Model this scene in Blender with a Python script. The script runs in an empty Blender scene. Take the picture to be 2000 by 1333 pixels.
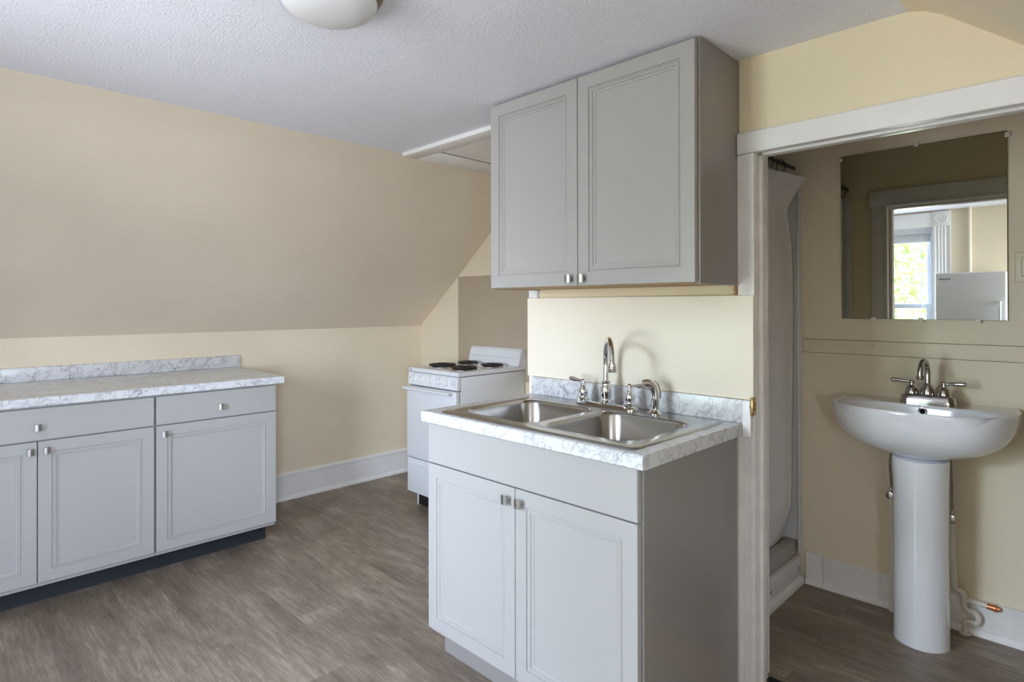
import bpy, bmesh, math, random
from mathutils import Vector, Matrix
from mathutils.geometry import delaunay_2d_cdt

SC = bpy.context.scene
COL = SC.collection
rad = math.radians

# ------------------------------------------------------------------ camera
H_EYE = 1.3227
F_PX = 1167.425
cd = bpy.data.cameras.new('camera')
cam = bpy.data.objects.new('camera', cd)
COL.objects.link(cam)
cd.sensor_fit = 'HORIZONTAL'
cd.sensor_width = 36.0
cd.lens = F_PX / 2000.0 * 36.0
cd.shift_y = -(666.5 - 592.9146) / 2000.0
cd.clip_start = 0.02
_yaw, _pit, _rol = rad(44.7972), rad(0.1897), rad(-0.1025)
_F = Vector((math.cos(_yaw), math.sin(_yaw), 0)); _R = Vector((math.sin(_yaw), -math.cos(_yaw), 0)); _U = Vector((0, 0, 1))
_F2 = _F * math.cos(_pit) + _U * math.sin(_pit); _U2 = _U * math.cos(_pit) - _F * math.sin(_pit)
_R3 = _R * math.cos(_rol) + _U2 * math.sin(_rol); _U3 = _U2 * math.cos(_rol) - _R * math.sin(_rol)
cam.matrix_world = Matrix(((_R3.x, _U3.x, -_F2.x, 0), (_R3.y, _U3.y, -_F2.y, 0), (_R3.z, _U3.z, -_F2.z, H_EYE), (0, 0, 0, 1)))
SC.camera = cam

# ------------------------------------------------------------------ world, daylight, exposure
W = bpy.data.worlds.new('world'); SC.world = W
W.use_nodes = True
nt = W.node_tree; nt.nodes.clear()
_tc = nt.nodes.new('ShaderNodeTexCoord'); _sep = nt.nodes.new('ShaderNodeSeparateXYZ')
nt.links.new(_tc.outputs['Generated'], _sep.inputs[0])
_rp = nt.nodes.new('ShaderNodeValToRGB')
_mr = nt.nodes.new('ShaderNodeMapRange'); _mr.inputs[1].default_value = -1; _mr.inputs[2].default_value = 1
nt.links.new(_sep.outputs['Z'], _mr.inputs[0]); nt.links.new(_mr.outputs[0], _rp.inputs[0])
_e = _rp.color_ramp.elements
_e[0].position = 0.44; _e[0].color = (0.42, 0.43, 0.46, 1)
_e[1].position = 0.56; _e[1].color = (0.83, 0.935, 1.15, 1)
_n = _rp.color_ramp.elements.new(0.98); _n.color = (0.70, 0.84, 1.19, 1)
_bg = nt.nodes.new('ShaderNodeBackground'); _bg.inputs['Strength'].default_value = 10.0
_wo = nt.nodes.new('ShaderNodeOutputWorld')
nt.links.new(_rp.outputs[0], _bg.inputs[0]); nt.links.new(_bg.outputs[0], _wo.inputs[0])

GX = -1.00            # gable wall behind the camera
WIN_Y0, WIN_Y1, WIN_Z0, WIN_Z1 = 1.14, 1.94, 0.62, 2.00
def portal(name, loc, rot, sx, sy):
    l = bpy.data.lights.new(name, 'AREA'); l.shape = 'RECTANGLE'; l.size = sx; l.size_y = sy
    l.cycles.is_portal = True
    o = bpy.data.objects.new(name, l); COL.objects.link(o); o.location = loc; o.rotation_euler = rot
portal('window_daylight', (GX - 0.11, (WIN_Y0 + WIN_Y1) / 2, (WIN_Z0 + WIN_Z1) / 2), (0, rad(-90), 0), WIN_Z1 - WIN_Z0, WIN_Y1 - WIN_Y0)

W2X0, W2X1, W2Z0, W2Z1, RWY = -0.90, -0.10, 0.78, 1.86, -0.88     # dormer window, unseen, added to account for light from behind the camera
portal('added_window_daylight', ((W2X0 + W2X1) / 2, RWY - 0.09, (W2Z0 + W2Z1) / 2), (rad(90), 0, 0), W2X1 - W2X0, W2Z1 - W2Z0)

SC.view_settings.view_transform = 'Standard'
SC.view_settings.look = 'None'
SC.view_settings.gamma = 1.0
SC.view_settings.use_curve_mapping = False
SC.view_settings.exposure = 2.40
SC.cycles.max_bounces = 12
SC.cycles.diffuse_bounces = 8
SC.cycles.glossy_bounces = 6
SC.cycles.caustics_reflective = False
SC.cycles.caustics_refractive = False
SC.cycles.sample_clamp_indirect = 6.0

# ------------------------------------------------------------------ materials
def mat(name, col, rough=0.5, metal=0.0, spec=0.5, bump=None, coat=0.0, var=0.0, var_scale=6.0):
    m = bpy.data.materials.new(name); m.use_nodes = True
    t = m.node_tree; b = t.nodes['Principled BSDF']
    b.inputs['Base Color'].default_value = (*col, 1); b.inputs['Roughness'].default_value = rough
    b.inputs['Metallic'].default_value = metal; b.inputs['Specular IOR Level'].default_value = spec
    b.inputs['Coat Weight'].default_value = coat
    tc = t.nodes.new('ShaderNodeTexCoord')
    if var > 0:
        n = t.nodes.new('ShaderNodeTexNoise'); n.inputs['Scale'].default_value = var_scale; n.inputs['Detail'].default_value = 4
        t.links.new(tc.outputs['Object'], n.inputs['Vector'])
        r = t.nodes.new('ShaderNodeValToRGB'); r.color_ramp.elements[0].position = 0.3; r.color_ramp.elements[1].position = 0.7
        r.color_ramp.elements[0].color = (*[c * (1 - var) for c in col], 1); r.color_ramp.elements[1].color = (*[min(1, c * (1 + var)) for c in col], 1)
        t.links.new(n.outputs['Fac'], r.inputs[0]); t.links.new(r.outputs[0], b.inputs['Base Color'])
    if bump:
        prev = None
        for sc_, st, det in bump:
            n = t.nodes.new('ShaderNodeTexNoise'); n.inputs['Scale'].default_value = sc_; n.inputs['Detail'].default_value = det
            t.links.new(tc.outputs['Object'], n.inputs['Vector'])
            bp = t.nodes.new('ShaderNodeBump'); bp.inputs['Strength'].default_value = st; bp.inputs['Distance'].default_value = 0.01
            t.links.new(n.outputs['Fac'], bp.inputs['Height'])
            if prev: t.links.new(prev.outputs[0], bp.inputs['Normal'])
            prev = bp
        t.links.new(prev.outputs[0], b.inputs['Normal'])
    return m

M = {}
M['wall'] = mat('cream_wall_paint', (0.76, 0.665, 0.51), 0.55, bump=[(5, 0.25, 2), (140, 0.06, 2)], var=0.03, var_scale=2.5)
M['wallslope_shade'] = mat('cream_wall_paint_shaded', (0.745, 0.66, 0.535), 0.55, bump=[(5, 0.25, 2), (140, 0.06, 2)], var=0.03, var_scale=2.5)  # same cream wall paint, greyed for the dimmer light on the slope
M['wallyellow'] = mat('yellow_cream_paint', (0.79, 0.69, 0.49), 0.5, bump=[(6, 0.18, 2), (140, 0.05, 2)])
M['wall2'] = mat('pale_cream_paint', (0.86, 0.785, 0.65), 0.42, bump=[(9, 0.10, 2), (160, 0.03, 2)])
M['wallbath'] = mat('tan_cream_paint', (0.78, 0.685, 0.53), 0.50, bump=[(6, 0.15, 2), (140, 0.05, 2)])
M['taupe'] = mat('taupe_panel', (0.46, 0.38, 0.28), 0.5, bump=[(8, 0.06, 2)])
M['trim'] = mat('white_trim_paint', (0.80, 0.79, 0.78), 0.35, bump=[(14, 0.10, 3)], var=0.03, var_scale=9)
M['oldtrim'] = mat('worn_white_trim_paint', (0.80, 0.775, 0.76), 0.4, bump=[(20, 0.15, 4)], var=0.06, var_scale=14)
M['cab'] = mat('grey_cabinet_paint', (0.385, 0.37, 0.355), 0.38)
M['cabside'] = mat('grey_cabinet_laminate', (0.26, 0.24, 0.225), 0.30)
M['cabin'] = mat('raw_cabinet_edge', (0.45, 0.27, 0.12), 0.6)
M['toe'] = mat('slate_vinyl_base', (0.020, 0.023, 0.028), 0.7, spec=0.25)
M['steel'] = mat('brushed_steel', (0.40, 0.385, 0.37), 0.22, metal=1.0)
M['nickel'] = mat('satin_nickel', (0.45, 0.43, 0.41), 0.36, metal=1.0)
M['chrome'] = mat('chrome', (0.72, 0.72, 0.74), 0.07, metal=1.0)
M['darkchrome'] = mat('bath_chrome', (0.55, 0.53, 0.53), 0.10, metal=1.0)
M['enamel'] = mat('white_enamel', (0.74, 0.75, 0.77), 0.25, coat=0.2)
M['enamelknob'] = mat('white_plastic_knob', (0.76, 0.76, 0.75), 0.35)
M['porcelain'] = mat('white_porcelain', (0.86, 0.86, 0.90), 0.10, coat=0.5)
M['black'] = mat('black_enamel', (0.012, 0.012, 0.013), 0.35)
M['coil'] = mat('burner_coil', (0.02, 0.018, 0.02), 0.45, metal=0.3)
M['slot'] = mat('dark_gap', (0.01, 0.009, 0.008), 0.9)
M['brass'] = mat('old_brass', (0.58, 0.44, 0.20), 0.35, metal=1.0, var=0.2, var_scale=60)
M['rust'] = mat('worn_wood', (0.40, 0.20, 0.09), 0.8, var=0.5, var_scale=90)
M['copper'] = mat('copper', (0.70, 0.28, 0.14), 0.3, metal=1.0)
M['pipe'] = mat('painted_pipe', (0.72, 0.68, 0.62), 0.4)
M['curtain'] = mat('white_vinyl_curtain', (0.80, 0.79, 0.80), 0.45)
M['shower'] = mat('shower_plastic', (0.70, 0.69, 0.68), 0.35)
M['showergrey'] = mat('shower_pan_plastic', (0.42, 0.40, 0.38), 0.4)
M['rod'] = mat('curtain_rod_metal', (0.05, 0.05, 0.05), 0.35, metal=0.6)
M['mirror'] = mat('mirror_silver', (0.82, 0.85, 0.80), 0.0, metal=1.0)
M['mirroredge'] = mat('mirror_glass_edge', (0.05, 0.09, 0.06), 0.2)
M['clip'] = mat('clear_plastic_clip', (0.72, 0.72, 0.70), 0.15)
M['ivory'] = mat('ivory_plastic', (0.74, 0.67, 0.50), 0.4)
M['lampglass'] = mat('opal_glass', (0.70, 0.70, 0.715), 0.22)
M['bronze'] = mat('bronze_pan', (0.22, 0.16, 0.10), 0.4, metal=0.5)
M['blind'] = mat('white_blind', (0.68, 0.68, 0.70), 0.5)
M['sash'] = mat('white_sash_paint', (0.66, 0.70, 0.76), 0.4)
M['flagblue'] = mat('sticker_blue', (0.03, 0.04, 0.18), 0.5)
M['flagred'] = mat('sticker_red', (0.45, 0.04, 0.06), 0.5)
M['leaf'] = mat('leaf_green', (0.10, 0.25, 0.03), 0.5, var=0.4, var_scale=3)
M['bark'] = mat('bark_brown', (0.12, 0.08, 0.05), 0.8)
M['print'] = mat('grey_print', (0.30, 0.30, 0.31), 0.5)

def make_ceiling():
    m = mat('textured_white_ceiling', (0.80, 0.81, 0.88), 0.8, spec=0.25)
    t = m.node_tree; b = t.nodes['Principled BSDF']; tc = t.nodes.new('ShaderNodeTexCoord')
    n = t.nodes.new('ShaderNodeTexNoise'); n.inputs['Scale'].default_value = 120; n.inputs['Detail'].default_value = 3
    n2 = t.nodes.new('ShaderNodeTexNoise'); n2.inputs['Scale'].default_value = 7; n2.inputs['Detail'].default_value = 2
    t.links.new(tc.outputs['Object'], n.inputs['Vector']); t.links.new(tc.outputs['Object'], n2.inputs['Vector'])
    r = t.nodes.new('ShaderNodeMapRange'); r.inputs[1].default_value = 0.48; r.inputs[2].default_value = 0.72
    t.links.new(n.outputs['Fac'], r.inputs[0])
    r2 = t.nodes.new('ShaderNodeMapRange'); r2.inputs[1].default_value = 0.32; r2.inputs[2].default_value = 0.62; r2.inputs[3].default_value = 0.25
    t.links.new(n2.outputs['Fac'], r2.inputs[0])
    mu = t.nodes.new('ShaderNodeMath'); mu.operation = 'MULTIPLY'
    t.links.new(r.outputs[0], mu.inputs[0]); t.links.new(r2.outputs[0], mu.inputs[1])
    # drywall seam
    sp = t.nodes.new('ShaderNodeSeparateXYZ'); t.links.new(tc.outputs['Object'], sp.inputs[0])
    d = t.nodes.new('ShaderNodeMath'); d.operation = 'SUBTRACT'; d.inputs[1].default_value = 1.15; t.links.new(sp.outputs['X'], d.inputs[0])
    st = t.nodes.new('ShaderNodeMapRange'); st.inputs[1].default_value = -0.006; st.inputs[2].default_value = 0.006; st.inputs[4].default_value = 0.35
    t.links.new(d.outputs[0], st.inputs[0])
    ad = t.nodes.new('ShaderNodeMath'); ad.operation = 'ADD'; t.links.new(mu.outputs[0], ad.inputs[0]); t.links.new(st.outputs[0], ad.inputs[1])
    bp = t.nodes.new('ShaderNodeBump'); bp.inputs['Strength'].default_value = 0.40; bp.inputs['Distance'].default_value = 0.005
    t.links.new(ad.outputs[0], bp.inputs['Height']); t.links.new(bp.outputs[0], b.inputs['Normal'])
    return m
M['ceil'] = make_ceiling()

def make_floor():
    m = bpy.data.materials.new('grey_brown_laminate'); m.use_nodes = True
    t = m.node_tree; b = t.nodes['Principled BSDF']; L = t.links.new
    tc = t.nodes.new('ShaderNodeTexCoord'); sp = t.nodes.new('ShaderNodeSeparateXYZ'); L(tc.outputs['Object'], sp.inputs[0])
    cb = t.nodes.new('ShaderNodeCombineXYZ'); L(sp.outputs['Y'], cb.inputs['X']); L(sp.outputs['X'], cb.inputs['Y'])
    br = t.nodes.new('ShaderNodeTexBrick'); br.offset = 0.37; br.inputs['Scale'].default_value = 1.0
    br.inputs['Brick Width'].default_value = 1.22; br.inputs['Row Height'].default_value = 0.165; br.inputs['Mortar Size'].default_value = 0.0012
    br.inputs['Color1'].default_value = (0, 0, 0, 1); br.inputs['Color2'].default_value = (1, 1, 1, 1); br.inputs['Mortar'].default_value = (0.5, 0.5, 0.5, 1)
    L(cb.outputs[0], br.inputs['Vector'])
    # grain stretched along Y, shifted plank by plank
    sc = t.nodes.new('ShaderNodeVectorMath'); sc.operation = 'MULTIPLY'; sc.inputs[1].default_value = (22, 2.2, 1); L(tc.outputs['Object'], sc.inputs[0])
    off = t.nodes.new('ShaderNodeVectorMath'); off.operation = 'MULTIPLY_ADD'; off.inputs[1].default_value = (7, 13, 5); L(br.outputs['Color'], off.inputs[0]); L(sc.outputs[0], off.inputs[2])
    g = t.nodes.new('ShaderNodeTexNoise'); g.inputs['Scale'].default_value = 1.0; g.inputs['Detail'].default_value = 8; g.inputs['Roughness'].default_value = 0.68; g.inputs['Distortion'].default_value = 0.9
    L(off.outputs[0], g.inputs['Vector'])
    sc2 = t.nodes.new('ShaderNodeVectorMath'); sc2.operation = 'MULTIPLY'; sc2.inputs[1].default_value = (5.5, 2.2, 1); L(tc.outputs['Object'], sc2.inputs[0])
    off2 = t.nodes.new('ShaderNodeVectorMath'); off2.operation = 'MULTIPLY_ADD'; off2.inputs[1].default_value = (3, 4, 5); L(br.outputs['Color'], off2.inputs[0]); L(sc2.outputs[0], off2.inputs[2])
    p = t.nodes.new('ShaderNodeTexNoise'); p.inputs['Scale'].default_value = 1.0; p.inputs['Detail'].default_value = 5; p.inputs['Roughness'].default_value = 0.6; L(off2.outputs[0], p.inputs['Vector'])
    sc3 = t.nodes.new('ShaderNodeVectorMath'); sc3.operation = 'MULTIPLY'; sc3.inputs[1].default_value = (95, 9, 1); L(tc.outputs['Object'], sc3.inputs[0])
    fg = t.nodes.new('ShaderNodeTexNoise'); fg.inputs['Scale'].default_value = 1.0; fg.inputs['Detail'].default_value = 6; fg.inputs['Roughness'].default_value = 0.7; fg.inputs['Distortion'].default_value = 0.6; L(sc3.outputs[0], fg.inputs['Vector'])
    gm = t.nodes.new('ShaderNodeMath'); gm.operation = 'MULTIPLY'; gm.inputs[1].default_value = 0.42; L(g.outputs['Fac'], gm.inputs[0])
    ga = t.nodes.new('ShaderNodeMath'); ga.operation = 'MULTIPLY_ADD'; ga.inputs[1].default_value = 0.58; L(fg.outputs['Fac'], ga.inputs[0]); L(gm.outputs[0], ga.inputs[2])
    mx = t.nodes.new('ShaderNodeMath'); mx.operation = 'MULTIPLY_ADD'; mx.inputs[1].default_value = 0.62; L(ga.outputs[0], mx.inputs[0])
    m2 = t.nodes.new('ShaderNodeMath'); m2.operation = 'MULTIPLY'; m2.inputs[1].default_value = 0.38; L(p.outputs['Fac'], m2.inputs[0]); L(m2.outputs[0], mx.inputs[2])
    r = t.nodes.new('ShaderNodeValToRGB'); e = r.color_ramp.elements
    e[0].position = 0.38; e[0].color = (0.132, 0.099, 0.072, 1); e[1].position = 0.62; e[1].color = (0.385, 0.312, 0.244, 1)
    k = e.new(0.5); k.color = (0.222, 0.174, 0.132, 1)
    L(mx.outputs[0], r.inputs[0])
    dk = t.nodes.new('ShaderNodeMix'); dk.data_type = 'RGBA'; dk.blend_type = 'MULTIPLY'; dk.inputs[0].default_value = 1.0
    ml = t.nodes.new('ShaderNodeMapRange'); ml.inputs[3].default_value = 1.0; ml.inputs[4].default_value = 0.86; L(br.outputs['Fac'], ml.inputs[0])
    L(r.outputs[0], dk.inputs[6]); L(ml.outputs[0], dk.inputs[7]); L(dk.outputs[2], b.inputs['Base Color'])
    b.inputs['Roughness'].default_value = 0.42; b.inputs['Specular IOR Level'].default_value = 0.45
    bp = t.nodes.new('ShaderNodeBump'); bp.inputs['Strength'].default_value = 0.12; bp.inputs['Distance'].default_value = 0.003; L(g.outputs['Fac'], bp.inputs['Height']); L(bp.outputs[0], b.inputs['Normal'])
    return m
M['floor'] = make_floor()

def make_marble():
    m = bpy.data.materials.new('white_marble_laminate'); m.use_nodes = True
    t = m.node_tree; b = t.nodes['Principled BSDF']; L = t.links.new
    tc = t.nodes.new('ShaderNodeTexCoord')
    mp = t.nodes.new('ShaderNodeCombineXYZ')
    for k, (d, g) in enumerate((((.577, -.577, .577), 1.0), ((.707, .707, 0), 3.2), ((-.408, .408, .816), 3.2))):
        dn = t.nodes.new('ShaderNodeVectorMath'); dn.operation = 'DOT_PRODUCT'; dn.inputs[1].default_value = [c * g for c in d]
        L(tc.outputs['Object'], dn.inputs[0]); L(dn.outputs['Value'], mp.inputs[k])
    def vein(scale, dist, width, dark):
        n = t.nodes.new('ShaderNodeTexNoise'); n.inputs['Scale'].default_value = scale; n.inputs['Detail'].default_value = 6; n.inputs['Roughness'].default_value = 0.6; n.inputs['Distortion'].default_value = dist
        L(mp.outputs[0], n.inputs['Vector'])
        s = t.nodes.new('ShaderNodeMath'); s.operation = 'SUBTRACT'; s.inputs[1].default_value = 0.5; L(n.outputs['Fac'], s.inputs[0])
        a = t.nodes.new('ShaderNodeMath'); a.operation = 'ABSOLUTE'; L(s.outputs[0], a.inputs[0])
        r = t.nodes.new('ShaderNodeMapRange'); r.inputs[2].default_value = width; r.inputs[3].default_value = dark; r.inputs[4].default_value = 1.0; L(a.outputs[0], r.inputs[0])
        return r
    v1 = vein(2.4, 0.6, 0.016, 0.10); v2 = vein(5.5, 0.5, 0.035, 0.55)
    cl = t.nodes.new('ShaderNodeTexNoise'); cl.inputs['Scale'].default_value = 3.6; cl.inputs['Detail'].default_value = 3; L(mp.outputs[0], cl.inputs['Vector'])
    # veins come and go
    ms = t.nodes.new('ShaderNodeMapRange'); ms.inputs[1].default_value = 0.42; ms.inputs[2].default_value = 0.62; L(cl.outputs['Fac'], ms.inputs[0])
    mv = t.nodes.new('ShaderNodeMix'); mv.data_type = 'FLOAT'; mv.inputs[2].default_value = 1.0; L(ms.outputs[0], mv.inputs[0]); L(v1.outputs[0], mv.inputs[3])
    mu = t.nodes.new('ShaderNodeMath'); mu.operation = 'MULTIPLY'; L(mv.outputs[0], mu.inputs[0]); L(v2.outputs[0], mu.inputs[1])
    cr = t.nodes.new('ShaderNodeMapRange'); cr.inputs[1].default_value = 0.3; cr.inputs[2].default_value = 0.7; cr.inputs[3].default_value = 0.88; cr.inputs[4].default_value = 1.0; L(cl.outputs['Fac'], cr.inputs[0])
    m3 = t.nodes.new('ShaderNodeMath'); m3.operation = 'MULTIPLY'; L(mu.outputs[0], m3.inputs[0]); L(cr.outputs[0], m3.inputs[1])
    r = t.nodes.new('ShaderNodeValToRGB'); e = r.color_ramp.elements; e[0].position = 0.25; e[0].color = (0.30, 0.30, 0.32, 1); e[1].position = 1.0; e[1].color = (0.68, 0.68, 0.69, 1)
    L(m3.outputs[0], r.inputs[0]); L(r.outputs[0], b.inputs['Base Color']); b.inputs['Roughness'].default_value = 0.28
    return m
M['marble'] = make_marble()

def make_glass():
    m = bpy.data.materials.new('window_glass'); m.use_nodes = True
    t = m.node_tree; t.nodes.clear(); o = t.nodes.new('ShaderNodeOutputMaterial'); tr = t.nodes.new('ShaderNodeBsdfTransparent'); gl = t.nodes.new('ShaderNodeBsdfGlossy')
    tr.inputs[0].default_value = (0.96, 0.98, 0.97, 1); gl.inputs['Roughness'].default_value = 0.0
    mx = t.nodes.new('ShaderNodeMixShader'); fr = t.nodes.new('ShaderNodeFresnel'); fr.inputs[0].default_value = 1.45
    mm = t.nodes.new('ShaderNodeMath'); mm.operation = 'MULTIPLY'; mm.inputs[1].default_value = 0.6
    t.links.new(fr.outputs[0], mm.inputs[0]); t.links.new(mm.outputs[0], mx.inputs[0]); t.links.new(tr.outputs[0], mx.inputs[1]); t.links.new(gl.outputs[0], mx.inputs[2]); t.links.new(mx.outputs[0], o.inputs[0])
    return m
M['glass'] = make_glass()

# ------------------------------------------------------------------ mesh helpers (all in world metres)
def nb(): return bmesh.new()

def quad_loop(bm, a, b, close=True):
    n = len(a)
    for i in range(n if close else n - 1):
        j = (i + 1) % n
        try: bm.faces.new((a[i], a[j], b[j], b[i]))
        except ValueError: pass

def box(bm, x0, x1, y0, y1, z0, z1, bev=0.0, seg=2):
    t = bmesh.new()
    v = [t.verts.new(p) for p in ((x0, y0, z0), (x1, y0, z0), (x1, y1, z0), (x0, y1, z0), (x0, y0, z1), (x1, y0, z1), (x1, y1, z1), (x0, y1, z1))]
    for f in ((3, 2, 1, 0), (4, 5, 6, 7), (0, 1, 5, 4), (1, 2, 6, 5), (2, 3, 7, 6), (3, 0, 4, 7)): t.faces.new([v[i] for i in f])
    if bev > 0: bmesh.ops.bevel(t, geom=t.edges[:], offset=bev, segments=seg, affect='EDGES', profile=0.5)
    merge(bm, t)
    return bm

def merge(bm, t):
    mp = {}
    for v in t.verts: mp[v] = bm.verts.new(v.co)
    for f in t.faces:
        try: bm.faces.new([mp[v] for v in f.verts])
        except ValueError: pass
    t.free()

def prism(bm, pts, axis, a, b):
    """extrude a polygon: axis 'X' pts=(y,z); 'Y' pts=(x,z); 'Z' pts=(x,y)"""
    def mk(p, w):
        return {'X': (w, p[0], p[1]), 'Y': (p[0], w, p[1]), 'Z': (p[0], p[1], w)}[axis]
    A = [bm.verts.new(mk(p, a)) for p in pts]; B = [bm.verts.new(mk(p, b)) for p in pts]
    bm.faces.new(A); bm.faces.new(list(reversed(B))); quad_loop(bm, B, A)
    return bm

def lathe(bm, prof, c, axis=(0, 0, 1), n=32):
    """prof = [(r, h)] along axis from centre c"""
    ax = Vector(axis).normalized(); u = ax.orthogonal().normalized(); w = ax.cross(u); c = Vector(c)
    loops = []
    for r, h in prof:
        if r < 1e-6: loops.append([bm.verts.new(c + ax * h)])
        else: loops.append([bm.verts.new(c + ax * h + (u * math.cos(2 * math.pi * k / n) + w * math.sin(2 * math.pi * k / n)) * r) for k in range(n)])
    for a, b in zip(loops, loops[1:]):
        if len(a) == 1 and len(b) == 1: continue
        if len(a) == 1:
            for k in range(n): bm.faces.new((a[0], b[k], b[(k + 1) % n]))
        elif len(b) == 1:
            for k in range(n): bm.faces.new((a[k], b[0], a[(k + 1) % n]))
        else: quad_loop(bm, a, b)
    for l, first in ((loops[0], True), (loops[-1], False)):
        if len(l) > 1: bm.faces.new(l if first else list(reversed(l)))
    return bm

def catmull(P, sub=8):
    P = [Vector(p) for p in P]; out = []
    for i in range(len(P) - 1):
        p0 = P[max(i - 1, 0)]; p1 = P[i]; p2 = P[i + 1]; p3 = P[min(i + 2, len(P) - 1)]
        for k in range(sub):
            t = k / sub
            out.append(0.5 * ((2 * p1) + (p2 - p0) * t + (2 * p0 - 5 * p1 + 4 * p2 - p3) * t * t + (3 * p1 - p0 - 3 * p2 + p3) * t ** 3))
    out.append(P[-1]); return out

def tube(bm, pts, r, n=14, smooth=8, flat=None):
    """round tube through pts; r = number or list (same length as pts)"""
    rl = r if isinstance(r, (list, tuple)) else [r] * len(pts)
    if smooth:
        P = catmull(pts, smooth); R = []
        for i in range(len(pts) - 1):
            for k in range(smooth): R.append(rl[i] + (rl[i + 1] - rl[i]) * k / smooth)
        R.append(rl[-1])
    else: P = [Vector(p) for p in pts]; R = list(rl)
    d = (P[1] - P[0]).normalized(); u = d.orthogonal().normalized(); loops = []
    for i, p in enumerate(P):
        if i == 0: d = (P[1] - P[0])
        elif i == len(P) - 1: d = (P[-1] - P[-2])
        else: d = (P[i + 1] - P[i - 1])
        d.normalize(); u = (u - d * u.dot(d)).normalized(); w = d.cross(u)
        fz = flat or 1.0
        loops.append([bm.verts.new(p + (u * math.cos(2 * math.pi * k / n) + w * math.sin(2 * math.pi * k / n) * fz) * R[i]) for k in range(n)])
    for a, b in zip(loops, loops[1:]): quad_loop(bm, a, b)
    bm.faces.new(loops[0]); bm.faces.new(list(reversed(loops[-1])))
    return bm

def rrect(x0, x1, y0, y1, r, n=8):
    P = []
    for cx, cy, a in ((x1 - r, y1 - r, 0), (x0 + r, y1 - r, 90), (x0 + r, y0 + r, 180), (x1 - r, y0 + r, 270)):
        for k in range(n + 1):
            t = rad(a + 90 * k / n); P.append((cx + r * math.cos(t), cy + r * math.sin(t)))
    return P

def plate(bm, outer, holes, z):
    """flat plate with holes; returns vertex loops of outer and holes"""
    co = [Vector(p) for p in outer]; fs = [list(range(len(outer)))]
    for h in holes:
        s = len(co); co += [Vector(p) for p in h]; fs.append(list(range(s, s + len(h))))
    v2, e2, f2, ov, oe, of = delaunay_2d_cdt(co, [], fs, 0, 1e-7)
    vs = [bm.verts.new((p.x, p.y, z)) for p in v2]
    nf = len(holes)
    for f, o in zip(f2, of):
        if 0 in o and not any((k + 1) in o for k in range(nf)): bm.faces.new([vs[i] for i in f])
    idx = {}
    for i, l in enumerate(ov):
        for k in l: idx[k] = vs[i]
    loops = []; s = 0
    for l in [outer] + list(holes):
        loops.append([idx[s + k] for k in range(len(l))]); s += len(l)
    return loops

def offset_loop(bm, P, z): return [bm.verts.new((p[0], p[1], z)) for p in P]

class Origin:
    pass
ORG = {}

def link(name, bm, m, parent=None, sharp=35, smooth=True, recalc=True):
    if recalc: bmesh.ops.recalc_face_normals(bm, faces=bm.faces[:])
    off = ORG.get(parent.name, Vector()) if parent else Vector()
    if parent: bmesh.ops.translate(bm, verts=bm.verts[:], vec=-off)
    me = bpy.data.meshes.new(name); bm.to_mesh(me); bm.free()
    me.materials.append(m)
    if smooth:
        me.polygons.foreach_set('use_smooth', [True] * len(me.polygons))
        me.set_sharp_from_angle(angle=rad(sharp))
    o = bpy.data.objects.new(name, me); COL.objects.link(o)
    if parent:
        o.parent = parent
        ORG[o.name] = off
    return o

def tag(o, label, cat, group=None, kind=None):
    o['label'] = label; o['category'] = cat
    if group: o['group'] = group
    if kind: o['kind'] = kind
    return o

def thing(name, loc, label, cat, group=None, kind=None):
    o = bpy.data.objects.new(name, None); o.empty_display_size = 0.05; COL.objects.link(o); o.location = loc
    ORG[o.name] = Vector(loc)
    return tag(o, label, cat, group, kind)

def struct(name, bm, m, label, cat, **k):
    o = link(name, bm, m, **k); return tag(o, label, cat, kind='structure')

# ------------------------------------------------------------------ room shell
FX0, FX1 = GX, 2.945
LW = 3.9745                     # left knee wall
CZ = 2.149                      # flat ceiling
BF = 0.061                      # bathroom floor level
BW = 2.885                      # bathroom end wall
PW0, PW1 = 1.978, 2.055         # partition with the doorway
RW = -0.88                      # right knee wall
SLOPE_L = [(LW, 1.158), (3.50, 1.541), (3.136, 1.850), (2.97, 1.988), (2.875, 2.062), (2.835, 2.089), (2.77, 2.122), (2.7065, CZ)]
CEIL_R = [(0.47, CZ), (0.43, 2.1485), (0.392, 2.1462)]
SLOPE_R = [(0.392, 2.1462), (0.372, 2.142), (0.352, 2.135), (0.3175, 2.116), (0.2837, 2.090), (0.143, 1.976), (RW, 1.976 - (0.143 - RW) * 0.81)]
ROOF = SLOPE_L + CEIL_R[:-1] + SLOPE_R        # left to right profile in (y, z)

struct('floor', box(nb(), FX0 - .1, 2.03, RW - .1, LW + .1, -0.08, 0.0), M['floor'], 'grey-brown wood laminate floor of the kitchen', 'floor')
bm = nb(); box(bm, 2.03, FX1 + .1, 1.78, LW + .1, -0.08, 0.0)
struct('floor', bm, M['floor'], 'strip of laminate floor in the stove alcove', 'floor')
struct('floor', box(nb(), 2.031, BW + .1, RW - .1, 1.779, -0.08, BF), M['floor'], 'raised laminate floor of the small bathroom', 'floor')

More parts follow.
